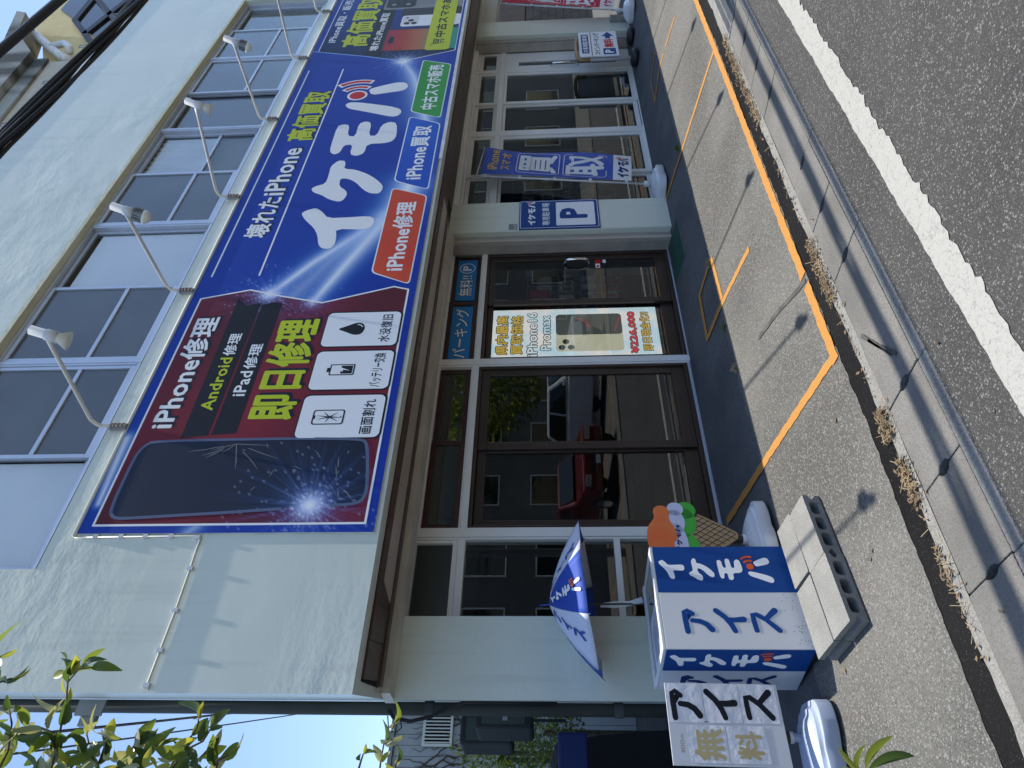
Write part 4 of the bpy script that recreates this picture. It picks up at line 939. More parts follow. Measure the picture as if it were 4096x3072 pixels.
l.new(nz.outputs['Fac'], cr_.inputs[0]); l.new(cr_.outputs[0], n['Principled BSDF'].inputs['Emission Color'])
emis('led_yellow', (.95, .62, .10), .55); emis('led_red', (.95, .05, .07), .55); emis('led_dark', (.03, .04, .04), .4); emis('led_grey', (.14, .15, .14), .35); emis('led_cream', (.85, .80, .60), .50)
B().box(4.722, 5.445, 4.962, 4.99, .52, 2.19).build('panel', 'ink_black', led); PLD = Plane2D((0, 4.961, 0), (1, 0, 0), (0, 0, 1))
poly('lit_surface', PLD, rect(4.722, 5.445, .522, 2.188), 'led_white', led, .0)
def ltext(body, xa, xb, za, zb, mat, bold=.02):
    text('letter_edge', PLD, body, xa-.008, xb+.008, za-.008, zb+.008, 'led_dark', led, .0006, .085); text('lettering', PLD, body, xa, xb, za, zb, mat, led, .0012, bold)
ltext('県内最高', 4.80, 5.36, 2.03, 2.15, 'led_yellow'); ltext('買取価格', 4.80, 5.36, 1.88, 2.0, 'led_yellow')
ltext('iPhone16', 4.77, 5.40, 1.735, 1.835, 'led_white', .025); ltext('Promax', 4.85, 5.35, 1.60, 1.70, 'led_white', .025)
poly('phone_picture', PLD, rrect(4.83, 5.12, .88, 1.545, .04), 'led_cream', led, .0006); poly('phone_picture', PLD, rrect(5.06, 5.36, .88, 1.545, .04), 'led_grey', led, .0012)
polys('lens_picture', PLD, [disc(4.885, 1.49, .034), disc(4.885, 1.40, .034), disc(4.965, 1.45, .034)], 'led_dark', led, .0015)
polys('light_arc', PLD, [stroke([(5.30, 1.32), (5.25, 1.25), (5.16, 1.20)], .008), stroke([(5.10, .96), (5.2, .93), (5.3, .90)], .006)], 'led_red', led, .0018)
ltext('¥226,000', 4.79, 5.38, .735, .815, 'led_red', .03); ltext('即日現金化!!', 4.82, 5.37, .60, .695, 'led_yellow', .02)

# ================================================================== CONCRETE BLOCKS in front of the freezer
def hollow_block(name, label, cx_, cy_, rot):
    """390 x 190 x 100 hollow block lying flat, its three holes facing the road; built in its own axes, then laid on the slope"""
    L_, D_, T_ = .39, .19, .10
    o = []
    def ring(x0, x1, z0, z1, r_): return rrect(x0, x1, z0, z1, r_, 3)
    outer = [(0, 0), (L_, 0), (L_, T_), (0, T_)]; holes = [ring(.048, .132, .024, .076, .018), ring(.153, .237, .024, .076, .018), ring(.258, .342, .024, .076, .018)]
    e0 = [(L_, .03), (L_-.022, .04), (L_-.028, .05), (L_-.022, .06), (L_, .07)]; e1 = [(0, .07), (.022, .06), (.028, .05), (.022, .04), (0, .03)]
    outer = [(0, 0), (L_, 0)]+e0+[(L_, T_), (0, T_)]+e1
    loops = [outer]+[h_[::-1] for h_ in holes]; flat = [p for q in loops for p in q]
    tri = tessellate_polygon([[Vector((x, z, 0)) for x, z in q] for q in loops]); n = len(flat); b_ = B()
    vs = [(x, 0, z) for x, z in flat]+[(x, D_, z) for x, z in flat]; fs = []
    for a, c, e in tri:
        cr = (flat[c][0]-flat[a][0])*(flat[e][1]-flat[a][1])-(flat[c][1]-flat[a][1])*(flat[e][0]-flat[a][0])
        if cr < 0: c, e = e, c
        fs += [(a, c, e), (e+n, c+n, a+n)]
    k = 0
    for q in loops:
        for i in range(len(q)):
            a, c = k+i, k+(i+1) % len(q); fs.append((c, a, a+n, c+n))
        k += len(q)
    b_.add(vs, fs); ob = b_.build(name, 'block_concrete', bevel=.004)
    ob.matrix_world = Matrix.Translation((cx_, cy_, gz(cy_)+.012)) @ Matrix.Rotation(math.atan(SLOPE), 4, 'X') @ Matrix.Rotation(rot, 4, 'Z')
    return tag(ob, label, 'concrete block', 'concrete blocks laid before the ice freezer')
RB = R(6.3)
hollow_block('concrete_block', 'hollow concrete block nearest the road, left of the front pair', 1.438, 3.394, RB)
hollow_block('concrete_block', 'hollow concrete block nearest the road, right of the front pair', 1.828, 3.442, R(7.2))
hollow_block('concrete_block', 'hollow concrete block against the freezer, left of the rear pair', 1.414, 3.588, R(6.8))
hollow_block('concrete_block', 'hollow concrete block against the freezer, right of the rear pair', 1.822, 3.640, R(5.6))

# ================================================================== ICE FREEZER
fr = thing('ice_freezer', 'blue and white chest freezer lettered ice with sliding glass top', 'freezer', (1.79, 4.05, .2))
fa = R(6.58); FU, FV = Vector((math.cos(fa), math.sin(fa), 0)), Vector((-math.sin(fa), math.cos(fa), 0))
F0 = Vector((1.466, 3.820, 0)); FW, FD, FZ0, FZ1 = .657, .475, .215, 1.02
def fbox(b_, u0, u1, v0, v1, z0, z1):
    c = F0+FU*(u0+u1)/2+FV*(v0+v1)/2+Vector((0, 0, (z0+z1)/2)); return b_.obox(c, FU, FV, (0, 0, 1), (u1-u0)/2, (v1-v0)/2, (z1-z0)/2)
fbox(B(), 0, FW, 0, FD, FZ0, FZ1-.012).build('body', 'freezer_white', fr, bevel=.004)
t = B(); fbox(t, 0, FW, 0, .055, FZ1-.0118, FZ1+.006); fbox(t, 0, FW, FD-.05, FD, FZ1-.0118, FZ1+.012); fbox(t, 0, .04, .055, FD-.05, FZ1-.0118, FZ1+.006); fbox(t, FW-.04, FW, .055, FD-.05, FZ1-.0118, FZ1+.006)
t.build('rim', 'freezer_white', fr, bevel=.003)
fbox(B(), .04, FW-.04, .055, FD-.05, FZ1-.0115, FZ1-.002).build('glass_lid', 'car_glass', fr)
t = B(); fbox(t, .06, .36, .09, FD-.09, FZ1-.0018, FZ1-.0012); t.build('notice', 'paper_white', fr)
t = B()
for k in range(9): fbox(t, .08, .33-.03*(k % 3), .11+.025*k, .118+.025*k, FZ1-.0011, FZ1-.0009)
t.build('notice_print', 'ink_navy', fr)
t = B(); fbox(t, .02, FW-.02, .02, FD-.02, FZ0-.06, FZ0-.0005); t.build('plinth', 'rubber_black', fr)
PF = Plane2D(F0-FV*.0012, FU, (0, 0, 1)); PL_ = Plane2D(F0+FV*FD-FU*.0012, -FV, (0, 0, 1))
poly('blue_strip', PF, rect(.345, FW-.001, FZ0+.002, FZ1-.013), 'freezer_blue', fr, .0); logo_v(PF, .498, .985, .150, .168, fr, d=.0007)
ice_v(PF, .17, .90, .17, .185, fr, 'freezer_blue', .0005, .98)
poly('blue_strip', PL_, rect(.235, FD-.001, FZ0+.002, FZ1-.013), 'freezer_blue', fr, .0); logo_v(PL_, .355, .985, .150, .168, fr, d=.0007, squeeze=.95)
ice_v(PL_, .115, .90, .17, .185, fr, 'ink_navy', .0005, .9)
t = B()
for k in range(30): 
    a_, z_ = rnd.uniform(.01, .33), FZ0+abs(rnd.gauss(0, .05))+.004; t.add([PF.p(a_+dx, z_+dz, .0004) for dx, dz in ((0, 0), (.004, 0), (.005, .005), (.001, .006))], [(0, 1, 2, 3)])
tag(t.build('rust_spots', 'rust', fr), kind='stuff')

# ================================================================== UMBRELLA taped to the freezer's back
um = thing('umbrella', 'small open blue and white lettered umbrella over the freezer', 'umbrella', (1.86, 4.16, 1.02))
UC = Vector((1.955, 4.34, 1.640)); UR, UH = .495, .268; tilt = Matrix.Rotation(R(-4), 3, 'Y') @ Matrix.Rotation(R(-8), 3, 'X')
def upt(a, t_):
    """point on the canopy: angle a, t_ from 0 at the apex to 1 at the rim"""
    z = -UH*(.42*t_+.58*t_*t_); return UC+tilt @ Vector((UR*t_*math.cos(a), UR*t_*math.sin(a), z))
A0 = R(-101)
for k in range(8):
    a0, a1 = A0+R(45*k)-R(22.5), A0+R(45*k)+R(22.5); b_ = B(); nu, nv = 8, 8; vs, fs = [], []
    for i in range(nu+1):
        t_ = max(.02, i/nu)
        for j in range(nv+1):
            s = j/nv; p, q = upt(a0, t_), upt(a1, t_); m_ = p+(q-p)*s
            m_ += Vector((0, 0, -.018*t_*math.sin(math.pi*s)))+(UC-m_).normalized()*.03*t_*t_*math.sin(math.pi*s)*(1 if i == nu else .4); vs.append(m_)
    for i in range(nu):
        for j in range(nv):
            a = i*(nv+1)+j; fs.append((a, a+nv+1, a+nv+2, a+1))
    o = b_.add(vs, fs).build('canopy_panel', 'cloth_blue' if k % 2 == 0 else 'cloth_pale', um, smooth=True)
    md = o.modifiers.new('cloth', 'SOLIDIFY'); md.thickness = .0012
    # lettering follows the panel, drawn long because the slope foreshortens it
    def cpt(x, r_, d, a0=a0, a1=a1):
        t_ = r_/UR; p, q = upt(a0, t_), upt(a1, t_); sv = .5+x/max(.01, (q-p).length); m_ = p+(q-p)*sv
        m_ += Vector((0, 0, -.018*t_*math.sin(math.pi*sv)))+(UC-m_).normalized()*.012*t_*t_*math.sin(math.pi*sv)
        return m_+Vector((math.cos((a0+a1)/2)*.5, math.sin((a0+a1)/2)*.5, .85))*d
    def onp(lst, mm, nm, d):
        b_ = B()
        for kk, pts in enumerate(lst): b_.add([cpt(x, r_, d+kk*.0002) for x, r_ in pts], [tuple(f) for f in tessellate_polygon([[Vector((x, r_, 0)) for x, r_ in pts]])])
        b_.build(nm, mm, um)
    if k in (0, 1, 7, 6):
        lets = ['i', 'ke', 'mo', 'ba'] if k % 2 == 0 else ['a', 'i', 'su']; hh = .088 if k % 2 == 0 else .105; ww = .075 if k % 2 == 0 else .085
        for q, le in enumerate(lets):
            r0_ = .085+q*hh*1.08+(.02 if k % 2 else 0); sc_ = .62+.38*q/3
            src = LOGO_N[le] if k % 2 == 0 else ICE[le]; c_ = LCX[le] if k % 2 == 0 else .5
            onp([[((px-c_)*ww*sc_, r0_+(1-py)*hh) for px, py in p] for p in src], 'cloth_white' if k % 2 == 0 else 'cloth_blue', 'brush_letter', .006)
            if le == 'ba': onp([[((px-c_)*ww*sc_, r0_+(1-py)*hh) for px, py in p] for p in (disc(*DOT, .15), sector(*DOT, .24, .34, -27, 50), sector(*DOT, .43, .53, -18, 42))], 'paint_orange', 'logo_wave', .0068)
for k in range(8):
    a = A0+R(45*k)-R(22.5)
    B().tube([upt(a, t_)-Vector((0, 0, .004)) for t_ in (.05, .3, .6, .85, 1.02)], .0022, 6).build('rib', 'cloth_blue', um)
B().tube([UC-Vector((0, 0, .01)), UC+tilt @ Vector((0, 0, .062))], [.007, .004], 8).build('ferrule', 'cloth_blue', um)
B().tube([UC, UC+Vector((.01, .02, -.62))], .006, 8).build('shaft', 'pipe_green', um)
B().tube([UC+Vector((.005, .03, -.33)), UC+Vector((.015, .04, -.42)), UC+Vector((.018, .03, -.52)), UC+Vector((.03, .0, -.60))], [.013, .022, .016, .02], 8).build('clear_tape', 'paper_white', um, smooth=True)

# ================================================================== POURED PLASTIC BANNER BASES
def pole_base(parent, c, rz, mat, s=1.0):
    """water-filled banner base: rounded foot with scalloped sides, a step and a dome"""
    b_ = B(); k = 64; prof = [(.97, 0, 1), (1.0, .008, 1), (1.0, .070, 1), (.985, .080, 1), (.93, .083, 1), (.88, .084, .6), (.85, .090, .4), (.82, .104, .2), (.79, .107, .1), (.74, .108, 0), (.69, .112, 0), (.60, .128, 0), (.45, .140, 0), (.28, .146, 0), (.1, .148, 0)]
    vs, fs = [], []
    for f_, z, sc_ in prof:
        for j in range(k):
            a = 2*math.pi*j/k; r_ = (abs(math.cos(a))**4.5/(.245**4.5)+abs(math.sin(a))**4.5/(.175**4.5))**(-1/4.5)
            r_ *= 1-.10*sc_*(max(0, -math.sin(a))**24+max(0, math.sin(a))**24)
            x, y = r_*f_*math.cos(a)*s, r_*f_*math.sin(a)*s
            vs.append((c[0]+x*math.cos(rz)-y*math.sin(rz), c[1]+x*math.sin(rz)+y*math.cos(rz), c[2]+z*s))
    for i in range(len(prof)-1):
        for j in range(k):
            a, bb_ = i*k+j, i*k+(j+1) % k; fs.append((a, bb_, bb_+k, a+k))
    fs += [tuple(range(k-1, -1, -1)), tuple(range((len(prof)-1)*k, len(prof)*k))]
    o = b_.add(vs, fs).build('base', mat, parent, smooth=True); o.data.set_sharp_from_angle(angle=R(34))
    ux, uy = Vector((math.cos(rz), math.sin(rz), 0)), Vector((-math.sin(rz), math.cos(rz), 0)); C0 = Vector(c)
    def dome(x, y): 
        r_ = math.hypot(x/.245, y/.175)/s
        for (f0, z0, _), (f1, z1, _) in zip(prof[::-1], prof[::-1][1:]):
            if r_ <= f1: return z0+(z1-z0)*max(0, r_-f0)/(f1-f0)
        return .1
    def on(x, y, d=.0): return C0+ux*x+uy*y+Vector((0, 0, dome(x, y)*s+d))
    for q in (-1, 1):
        B().tube([on(q*.075*s+.017*math.cos(a*.5236), -.055*s+.017*math.sin(a*.5236), .001) for a in range(13)], .0035, 6).build('moulded_ring', mat, o, smooth=True)
        B().tube([on(q*.075*s+.045*math.cos(R(a)), -.058*s+.05*math.sin(R(a)), .0) for a in range(-180 if q < 0 else -180, 20, 20)], .0025, 6).build('moulded_line', mat, o, smooth=True)
    return o
# free-ice placard at the left
pc = thing('ice_placard', 'handmade white placard lettered free ice on a pale blue plastic base', 'sign', (1.05, 4.10, gz(4.10)))
pole_base(pc, (1.03, 4.075, gz(4.075)+.004), R(-9), 'plastic_bluewhite', 1.0)
B().tube([(1.10, 4.075, .365), (1.10, 4.075, .46)], .030, 16).build('collar', 'plastic_white', pc, smooth=True); B().tube([(1.10, 4.075, .28), (1.10, 4.075, .375)], .022, 14).build('neck', 'plastic_bluewhite', pc, smooth=True)
B().tube([(1.10, 4.075, .385), (1.10, 4.075, .43)], .0312, 16).build('black_tape', 'tape_black', pc)
pr = Vector((1, -.02, 0)).normalized(); PW = Plane2D((.925, 3.965, 0), pr, (.012, .0, 1))
c0 = PW.p(.2, .725, -.004); B().obox(c0, PW.r, PW.u, PW.n, .202, .296, .0032).build('board', 'plastic_white', pc, bevel=.002)
for k in range(3): poly('sheet', PW, rect(.202, .398, .828-.192*k, 1.016-.192*k), 'paper_white', pc, .0006+.0002*k)
for k in range(2): poly('sheet', PW, rect(.012, .19, .735-.205*k, .935-.205*k), 'paper_white', pc, .0006+.0002*k)
ice_v(PW, .295, 1.005, .165, .190, pc, 'ink_black', .0014, 1.05)
text('lettering', PW, '無', .022, .175, .75, .905, 'ink_gold', pc, .0014, .028); text('lettering', PW, '料', .030, .165, .555, .69, 'ink_gold', pc, .0014, .03)
text('handwriting', PW, 'IIOO-n-', .06, .15, .952, .972, 'rust', pc, .001, .0); polys('pen_mark', PW, [rect(.205, .209, .815, .835)], 'ink_navy', pc, .001)
# ice cream cut-out at the right of the freezer
ic = thing('ice_cream_cutout', 'painted wooden ice cream cone cut-out on a white base', 'sign', (2.33, 4.16, gz(4.16)))
pole_base(ic, (2.335, 4.19, gz(4.19)+.012), R(10), 'plastic_white', .95)
B().tube([(2.318, 4.165, .36), (2.318, 4.165, .47)], .028, 14).build('wrapped_post', 'tape_black', ic, smooth=True); B().tube([(2.318, 4.17, .33), (2.318, 4.165, .38)], .033, 12).build('collar', 'plastic_white', ic, smooth=True)
PI = Plane2D((2.32, 4.135, 0), (1, .115, 0), (0, 0, 1))
def cut(name, lst, mat, d, th=.012):
    b_ = B()
    for pts in lst:
        tri = tessellate_polygon([[Vector((x, y, 0)) for x, y in pts]]); n = len(pts); vs = [PI.p(x, y, d) for x, y in pts]+[PI.p(x, y, d-th) for x, y in pts]; fs = []
        for a, c, e in tri:
            cr = (pts[c][0]-pts[a][0])*(pts[e][1]-pts[a][1])-(pts[c][1]-pts[a][1])*(pts[e][0]-pts[a][0])
            if cr < 0: c, e = e, c
            fs += [(a, c, e), (e+n, c+n, a+n)]
        fs += [((i+1) % n, i, i+n, (i+1) % n+n) for i in range(n)]
        b_.add(vs, fs)
    return b_.build(name, mat, ic)
cone = smooth_poly([(-.185, .70), (-.02, .415), (.02, .405), (.045, .42), (.225, .70)], 1)
cut('cone', [cone], 'wood_cone', 0)
def clip_line(x, s):
    """waffle line through (x, .55) with slope s, kept inside the cone"""
    pts = []
    for i in range(41):
        y = .42+.27*i/40; xx = x+(y-.55)/s; l_ = -.165*(y-.41)/.29; r_ = .045+.18*(y-.42)/.28
        if l_-.01 < xx < r_-.008: pts.append((xx, y))
    return pts
wf = []
for s in (1.5, -1.5):
    for k in range(-9, 10):
        q = clip_line(.02+.043*k, s)
        if len(q) > 3: wf.append(stroke([q[0], q[-1]], .005))
polys('waffle_line', PI, wf, 'ink_black', ic, .0004)
cut('green_scoop', [disc(-.10, .735, .125, 28, .075), disc(.12, .745, .12, 28, .085), disc(.215, .72, .07, 24)], 'paint_green', .003, .012)
cut('white_scoop', [disc(-.06, .80, .165, 28, .065), disc(.12, .80, .10, 24, .065), disc(.225, .785, .055, 20)], 'paint_lilac', .006, .012)
cut('orange_scoop', [smooth_poly([(-.20, .83), (-.215, .90), (-.16, .965), (-.04, 1.0), (.08, .985), (.145, .935), (.17, .93), (.225, .935), (.255, .895), (.245, .845), (.20, .825), (.15, .84), (.12, .83), (.06, .805), (-.02, .80), (-.05, .835), (-.10, .81), (-.16, .81)], 2)], 'paint_orange', .009, .012)
logo_h(PI, -.115, .775, .036, 1.3, ic, 'ink_navy', 'ink_white', False, .0075)

# ================================================================== BANNERS
def banner(name, lab, base, top, dx, w_, h_, mat, strip, word, head, off0=0.0):
    t = thing(name, lab, 'banner', (base[0], base[1], gz(base[1])), 'tall cloth banners on plastic bases')
    bp_ = Vector((base[0], base[1], .42)); tp = Vector((base[0]+dx, base[1], top)); up_ = (tp-bp_).normalized(); rt = Vector((1, -.05, -dx/(top-.42)*.55)).normalized()
    pole_base(t, (base[0]-.01, base[1]+.0, gz(base[1])+.006), R(8), 'plastic_white', .98)
    B().tube([bp_, bp_+up_*.07], .036, 14).build('collar', 'plastic_white', t, smooth=True); B().tube([bp_-Vector((0, 0, .09)), bp_+Vector((0, 0, .01))], .024, 14).build('neck', 'plastic_white', t, smooth=True)
    B().tube([bp_, tp+up_*.02], .0115, 10).build('pole', 'plastic_white', t, smooth=True); B().tube([bp_+up_*1.18, bp_+up_*1.23], .016, 10).build('pole_joint', 'plastic_white', t)
    B().tube([tp-rt*.05, tp+rt*(w_+.05)-Vector((0, 0, .03))], .006, 8).build('cross_bar', 'plastic_white', t)
    o0 = tp-up_*.05+rt*.04
    def cl(x, y, d=0):
        """x across from the pole, y down from the top"""
        wv_ = .018*math.sin(y*4.2+x*5)*(.3+x/w_)+.012*math.sin(x*16+y*1.7)
        return o0+rt*x*(1-.05*math.sin(y*1.6))-up_*y+Vector((0, -1, 0))*(wv_+d)
    nx_, ny_ = 14, 40
    for nm, ya, yb, mm in (('cloth', 0, h_*.88, mat), ('cloth_hem', h_*.88, h_, strip)):
        vs = [cl(w_*i/nx_, ya+(yb-ya)*j/ny_) for j in range(ny_+1) for i in range(nx_+1)]
        B().add(vs, [(j*(nx_+1)+i, (j+1)*(nx_+1)+i, (j+1)*(nx_+1)+i+1, j*(nx_+1)+i+1) for j in range(ny_) for i in range(nx_)]).build(nm, mm, t, smooth=True)
    for k in range(5):
        y = .06+k*(h_-.12)/4; q = cl(0, y); p = o0-rt*.04-up_*y
        B().obox((q+p)/2, rt, up_, rt.cross(up_), .036, .016, .0025).build('loop', 'plastic_white', t)
    def onc(lst, mm, nm, d):
        b_ = B()
        for kk, pts in enumerate(lst):
            tri = tessellate_polygon([[Vector((x, -y, 0)) for x, y in pts]]); b_.add([cl(x, y, d+kk*.0001) for x, y in pts], [tuple(f) for f in tri])
        b_.build(nm, mm, t)
    def ctext(body, x0, x1, y0, y1, mm, bold):
        vs, fs = text_mesh(body); a0, a1 = min(v[0] for v in vs), max(v[0] for v in vs); b0, b1 = min(v[1] for v in vs), max(v[1] for v in vs); b_ = B()
        for k, (ux, uy) in enumerate([(0, 0)]+[(bold*math.cos(R(60*k)), bold*math.sin(R(60*k))) for k in range(6)]):
            b_.add([cl(x0+(x+ux-a0)/(a1-a0)*(x1-x0), y1-(y+uy-b0)/(b1-b0)*(y1-y0), .003+k*.0001) for x, y in vs], fs)
        b_.build('lettering', mm, t)
    for k, hd in enumerate(head): ctext(hd, .08, w_-.08+(.02 if k == 0 else -.02), .07+.155*k, .19+.15*k, 'cloth_gold', .02)
    for k, ch in enumerate(word):
        y0, y1 = h_*(.235+.315*k), h_*(.52+.315*k)
        rr_ = rrect(.05, w_-.05, y0, y1, .05, 5); onc([stroke([rr_[i], rr_[(i+1) % len(rr_)]], .009) for i in range(len(rr_))], 'cloth_white', 'frame_line', .0025)
        ctext(ch, .09, w_-.09, y0+.04, y1-.04, 'cloth_white', .028)
    hh = h_*.075
    for kk in ('i', 'ke', 'mo', 'ba'): onc([[(w_*.12+px*.170*w_, h_*.982-py*hh) for px, py in p] for p in LOGO_N[kk]], 'ink_navy' if mat == 'banner_blue' else 'cloth_red', 'logo_letter', .003)
    onc([[(w_*.12+px*.170*w_, h_*.982-py*hh) for px, py in p] for p in (disc(*DOT, .14), sector(*DOT, .24, .33, -27, 50), sector(*DOT, .43, .52, -18, 42))], 'ink_redspot', 'logo_wave', .0036)
    return t
banner('banner', 'blue cloth banner on a leaning white pole beside the P plate pillar', (7.17, 4.62), 2.46, .30, .55, 1.80, 'banner_blue', 'cloth_white', '買取', ('iPhone', 'スマオ'))
banner('banner', 'red cloth banner on a white pole right of the far pillar', (11.68, 4.40), 2.33, .50, .55, 1.80, 'cloth_red', 'cloth_white', '修理', ('iPhone', 'スマホ'))

# ================================================================== PARKING STAND SIGN, MAT, GALVANISED BOX
ps = thing('parking_stand', 'white parking notice board on two posts with black round feet', 'sign', (10.78, 4.58, gz(4.58)))
for xx in (10.41, 11.15):
    B().lathe([(.125, 0), (.135, .02), (.125, .07), (.09, .085), (.045, .09)], 22, (xx, 4.585, gz(4.585)+.012)).build('foot', 'rubber_black', ps, smooth=True)
    B().tube([(xx, 4.585, gz(4.585)+.09), (xx, 4.585, 1.10)], .03, 14).build('post', 'plastic_white', ps, smooth=True)
    B().tube([(xx, 4.585, .95), (xx, 4.585, 1.11)], .0315, 14).build('tape_band', 'wood_cone', ps, smooth=True)
B().tube([(10.41, 4.585, 1.10), (10.55, 4.585, 1.135), (10.78, 4.585, 1.145), (11.0, 4.585, 1.135), (11.15, 4.585, 1.10)], .03, 12).build('top_bar', 'wood_cone', ps, smooth=True)
B().box(10.36, 11.20, 4.512, 4.535, .53, 1.10).build('board', 'ink_white', ps, bevel=.004)
PK = Plane2D((0, 4.5115, 0), (1, 0, 0), (0, 0, 1))
poly('blue_field', PK, rrect(10.45, 11.10, .955, 1.065, .02), 'freezer_blue', ps); text('lettering', PK, 'お客様駐車場', 10.48, 11.07, .97, 1.05, 'ink_white', ps, .0008, .02)
polys('rule', PK, [rect(10.37, 11.19, .915, .925)], 'ink_black', ps); text('lettering', PK, 'コインパーキング', 10.40, 11.14, .795, .885, 'ink_black', ps, .0006, .025)
poly('blue_field', PK, rrect(10.39, 10.60, .57, .755, .02), 'freezer_blue', ps); text('lettering', PK, 'P', 10.44, 10.55, .60, .73, 'ink_white', ps, .0008, .05)
text('lettering', PK, '無料', 10.63, 10.92, .59, .735, 'ink_redspot', ps, .0006, .045); poly('arrow', PK, [(10.94, .70), (10.94, .625), (11.02, .625), (11.02, .57), (11.17, .6625), (11.02, .755), (11.02, .70)], 'freezer_blue', ps)
mt = thing('door_mat', 'dark green door mat with paler rim on the slab before the entrance', 'mat', (5.97, 4.64, gz(4.6)))
q = [(5.66, 4.46), (6.29, 4.46), (6.25, 4.81), (5.64, 4.81)]
def onslope(q, d, ins=0):
    c = (sum(p[0] for p in q)/4, sum(p[1] for p in q)/4); return [(c[0]+(x-c[0])*(1-ins), c[1]+(y-c[1])*(1-ins*1.7), gz(c[1]+(y-c[1])*(1-ins*1.7))+d) for x, y in q]
B().add(onslope(q, .006)+onslope(q, .012, .03), [(0, 1, 5, 4), (1, 2, 6, 5), (2, 3, 7, 6), (3, 0, 4, 7)]).build('rim', 'mat_edge', mt)
B().add(onslope(q, .0125, .03)+onslope(q, .015, .07), [(0, 1, 5, 4), (1, 2, 6, 5), (2, 3, 7, 6), (3, 0, 4, 7), (4, 5, 6, 7)]).build('pile', 'mat_green', mt)
wbx = thing('meter_box', 'small galvanised box at the foot of the far right pillar', 'box', (11.9, 4.60, .3))
B().box(11.83, 11.98, 4.57, 4.638, .30, .56).build('case', 'galv', wbx, bevel=.006); B().box(11.85, 11.96, 4.566, 4.5695, .33, .53).build('lid', 'galv', wbx)

# ================================================================== VEGETATION
def leaf_mesh(L_, W_, fold, curl, mat):
    b_ = B(); n = 5; vs = []
    for i in range(n+1):
        t = i/n; w_ = W_*math.sin(math.pi*min(1, t*.92+.06))**.8*(1-.25*t); y = L_*t; z = -curl*L_*t*t
        vs += [(-w_/2, y, z+fold*w_), (0, y, z), (w_/2, y, z+fold*w_)]
    fs = []
    for i in range(n):
        a = 3*i; fs += [(a, a+1, a+4, a+3), (a+1, a+2, a+5, a+4)]
    me = bpy.data.meshes.new('leaf'); me.from_pydata(vs, [], fs); me.update(); me.polygons.foreach_set('use_smooth', [True]*len(fs)); me.materials.append(MATS[mat]); return me
LEAVES = [leaf_mesh(l_, w_, f_, c_, m_) for l_, w_, f_, c_, m_ in ((.075, .038, .25, .25, 'leaf_green'), (.065, .036, .45, .5, 'leaf_dark'), (.06, .03, .2, .1, 'leaf_lime'), (.08, .042, .3, .6, 'leaf_green'), (.055, .032, .5, .3, 'leaf_dark'), (.045, .02, .3, .2, 'leaf_lime'), (.06, .034, .4, .4, 'leaf_pale'), (.07, .03, .2, .7, 'leaf_pale'))]
def put_leaf(parent, p, d, s=1.0, kinds=None, r_=rnd):
    o = bpy.data.objects.new('leaf', r_.choice(kinds or LEAVES)); COL.objects.link(o); o.parent = parent
    q = Vector(d).normalized().to_track_quat('Y', 'Z').to_matrix().to_4x4() @ Matrix.Rotation(r_.uniform(0, 6.28), 4, 'Y')
    base = Vector(LOC.get(parent.name, (0, 0, 0)))
    o.matrix_basis = Matrix.Translation(Vector(p)-base) @ q @ Matrix.Scale(s*r_.uniform(.75, 1.15), 4)
    return o
TL = (-.35, 2.2, .02)
tr = thing('roadside_tree', 'leafy roadside tree whose twigs reach in beside the shop corner', 'tree', TL)
B().tube([(-.35, 2.2, 0), (-.33, 2.2, .8), (-.30, 2.15, 1.6), (-.2, 2.1, 2.2), (-.1, 2.0, 2.7), (0, 1.95, 3.1)], [.09, .08, .07, .055, .04, .02], 10).build('trunk', 'bark', tr, smooth=True)
BR = [[(0.421,1.950,2.906),(0.469,1.920,2.894),(0.520,1.900,2.894),(0.579,1.900,2.907),(0.628,1.880,2.914),(0.655,1.860,2.885),(0.657,1.850,2.842)],
 [(0.628,1.880,2.914),(0.682,1.900,2.952)], [(0.501,1.900,2.890),(0.525,1.920,2.967),(0.533,1.950,3.037),(0.494,1.950,3.050)],
 [(0.408,1.900,3.011),(0.462,1.900,3.008),(0.523,1.880,3.017),(0.557,1.880,3.043)], [(0.580,1.800,3.061),(0.600,1.800,3.040),(0.610,1.800,3.013)], [(0.656,1.800,3.102),(0.666,1.800,3.075)],
 [(0.432,2.000,2.897),(0.470,2.000,2.876),(0.509,2.000,2.866),(0.533,2.000,2.883)], [(0.433,2.000,2.817),(0.470,2.000,2.817),(0.514,2.000,2.819)],
 [(0.444,2.050,2.787),(0.488,2.050,2.777),(0.523,2.050,2.763)], [(0.445,2.050,2.733),(0.479,2.050,2.718),(0.503,2.050,2.708)],
 [(0.447,2.100,2.674),(0.491,2.100,2.656),(0.537,2.100,2.643),(0.578,2.100,2.628),(0.605,2.100,2.631)], [(0.516,2.100,2.648),(0.542,2.100,2.599),(0.579,2.100,2.585)],
 [(0.458,2.100,2.611),(0.497,2.100,2.596),(0.517,2.100,2.580)], [(0.449,2.100,2.536),(0.493,2.100,2.541),(0.508,2.100,2.515)],
 [(0.578,2.600,2.200),(0.626,2.600,2.200),(0.675,2.600,2.197),(0.707,2.600,2.178),(0.739,2.600,2.168)], [(0.584,2.600,2.151),(0.614,2.600,2.145)], [(0.589,2.500,2.243),(0.613,2.500,2.238)]]
STEM = [(-.2, 2.1, 2.2), (-.1, 2.0, 2.7), (0, 1.95, 3.1)]
tb_ = B(); rl = random.Random(11)
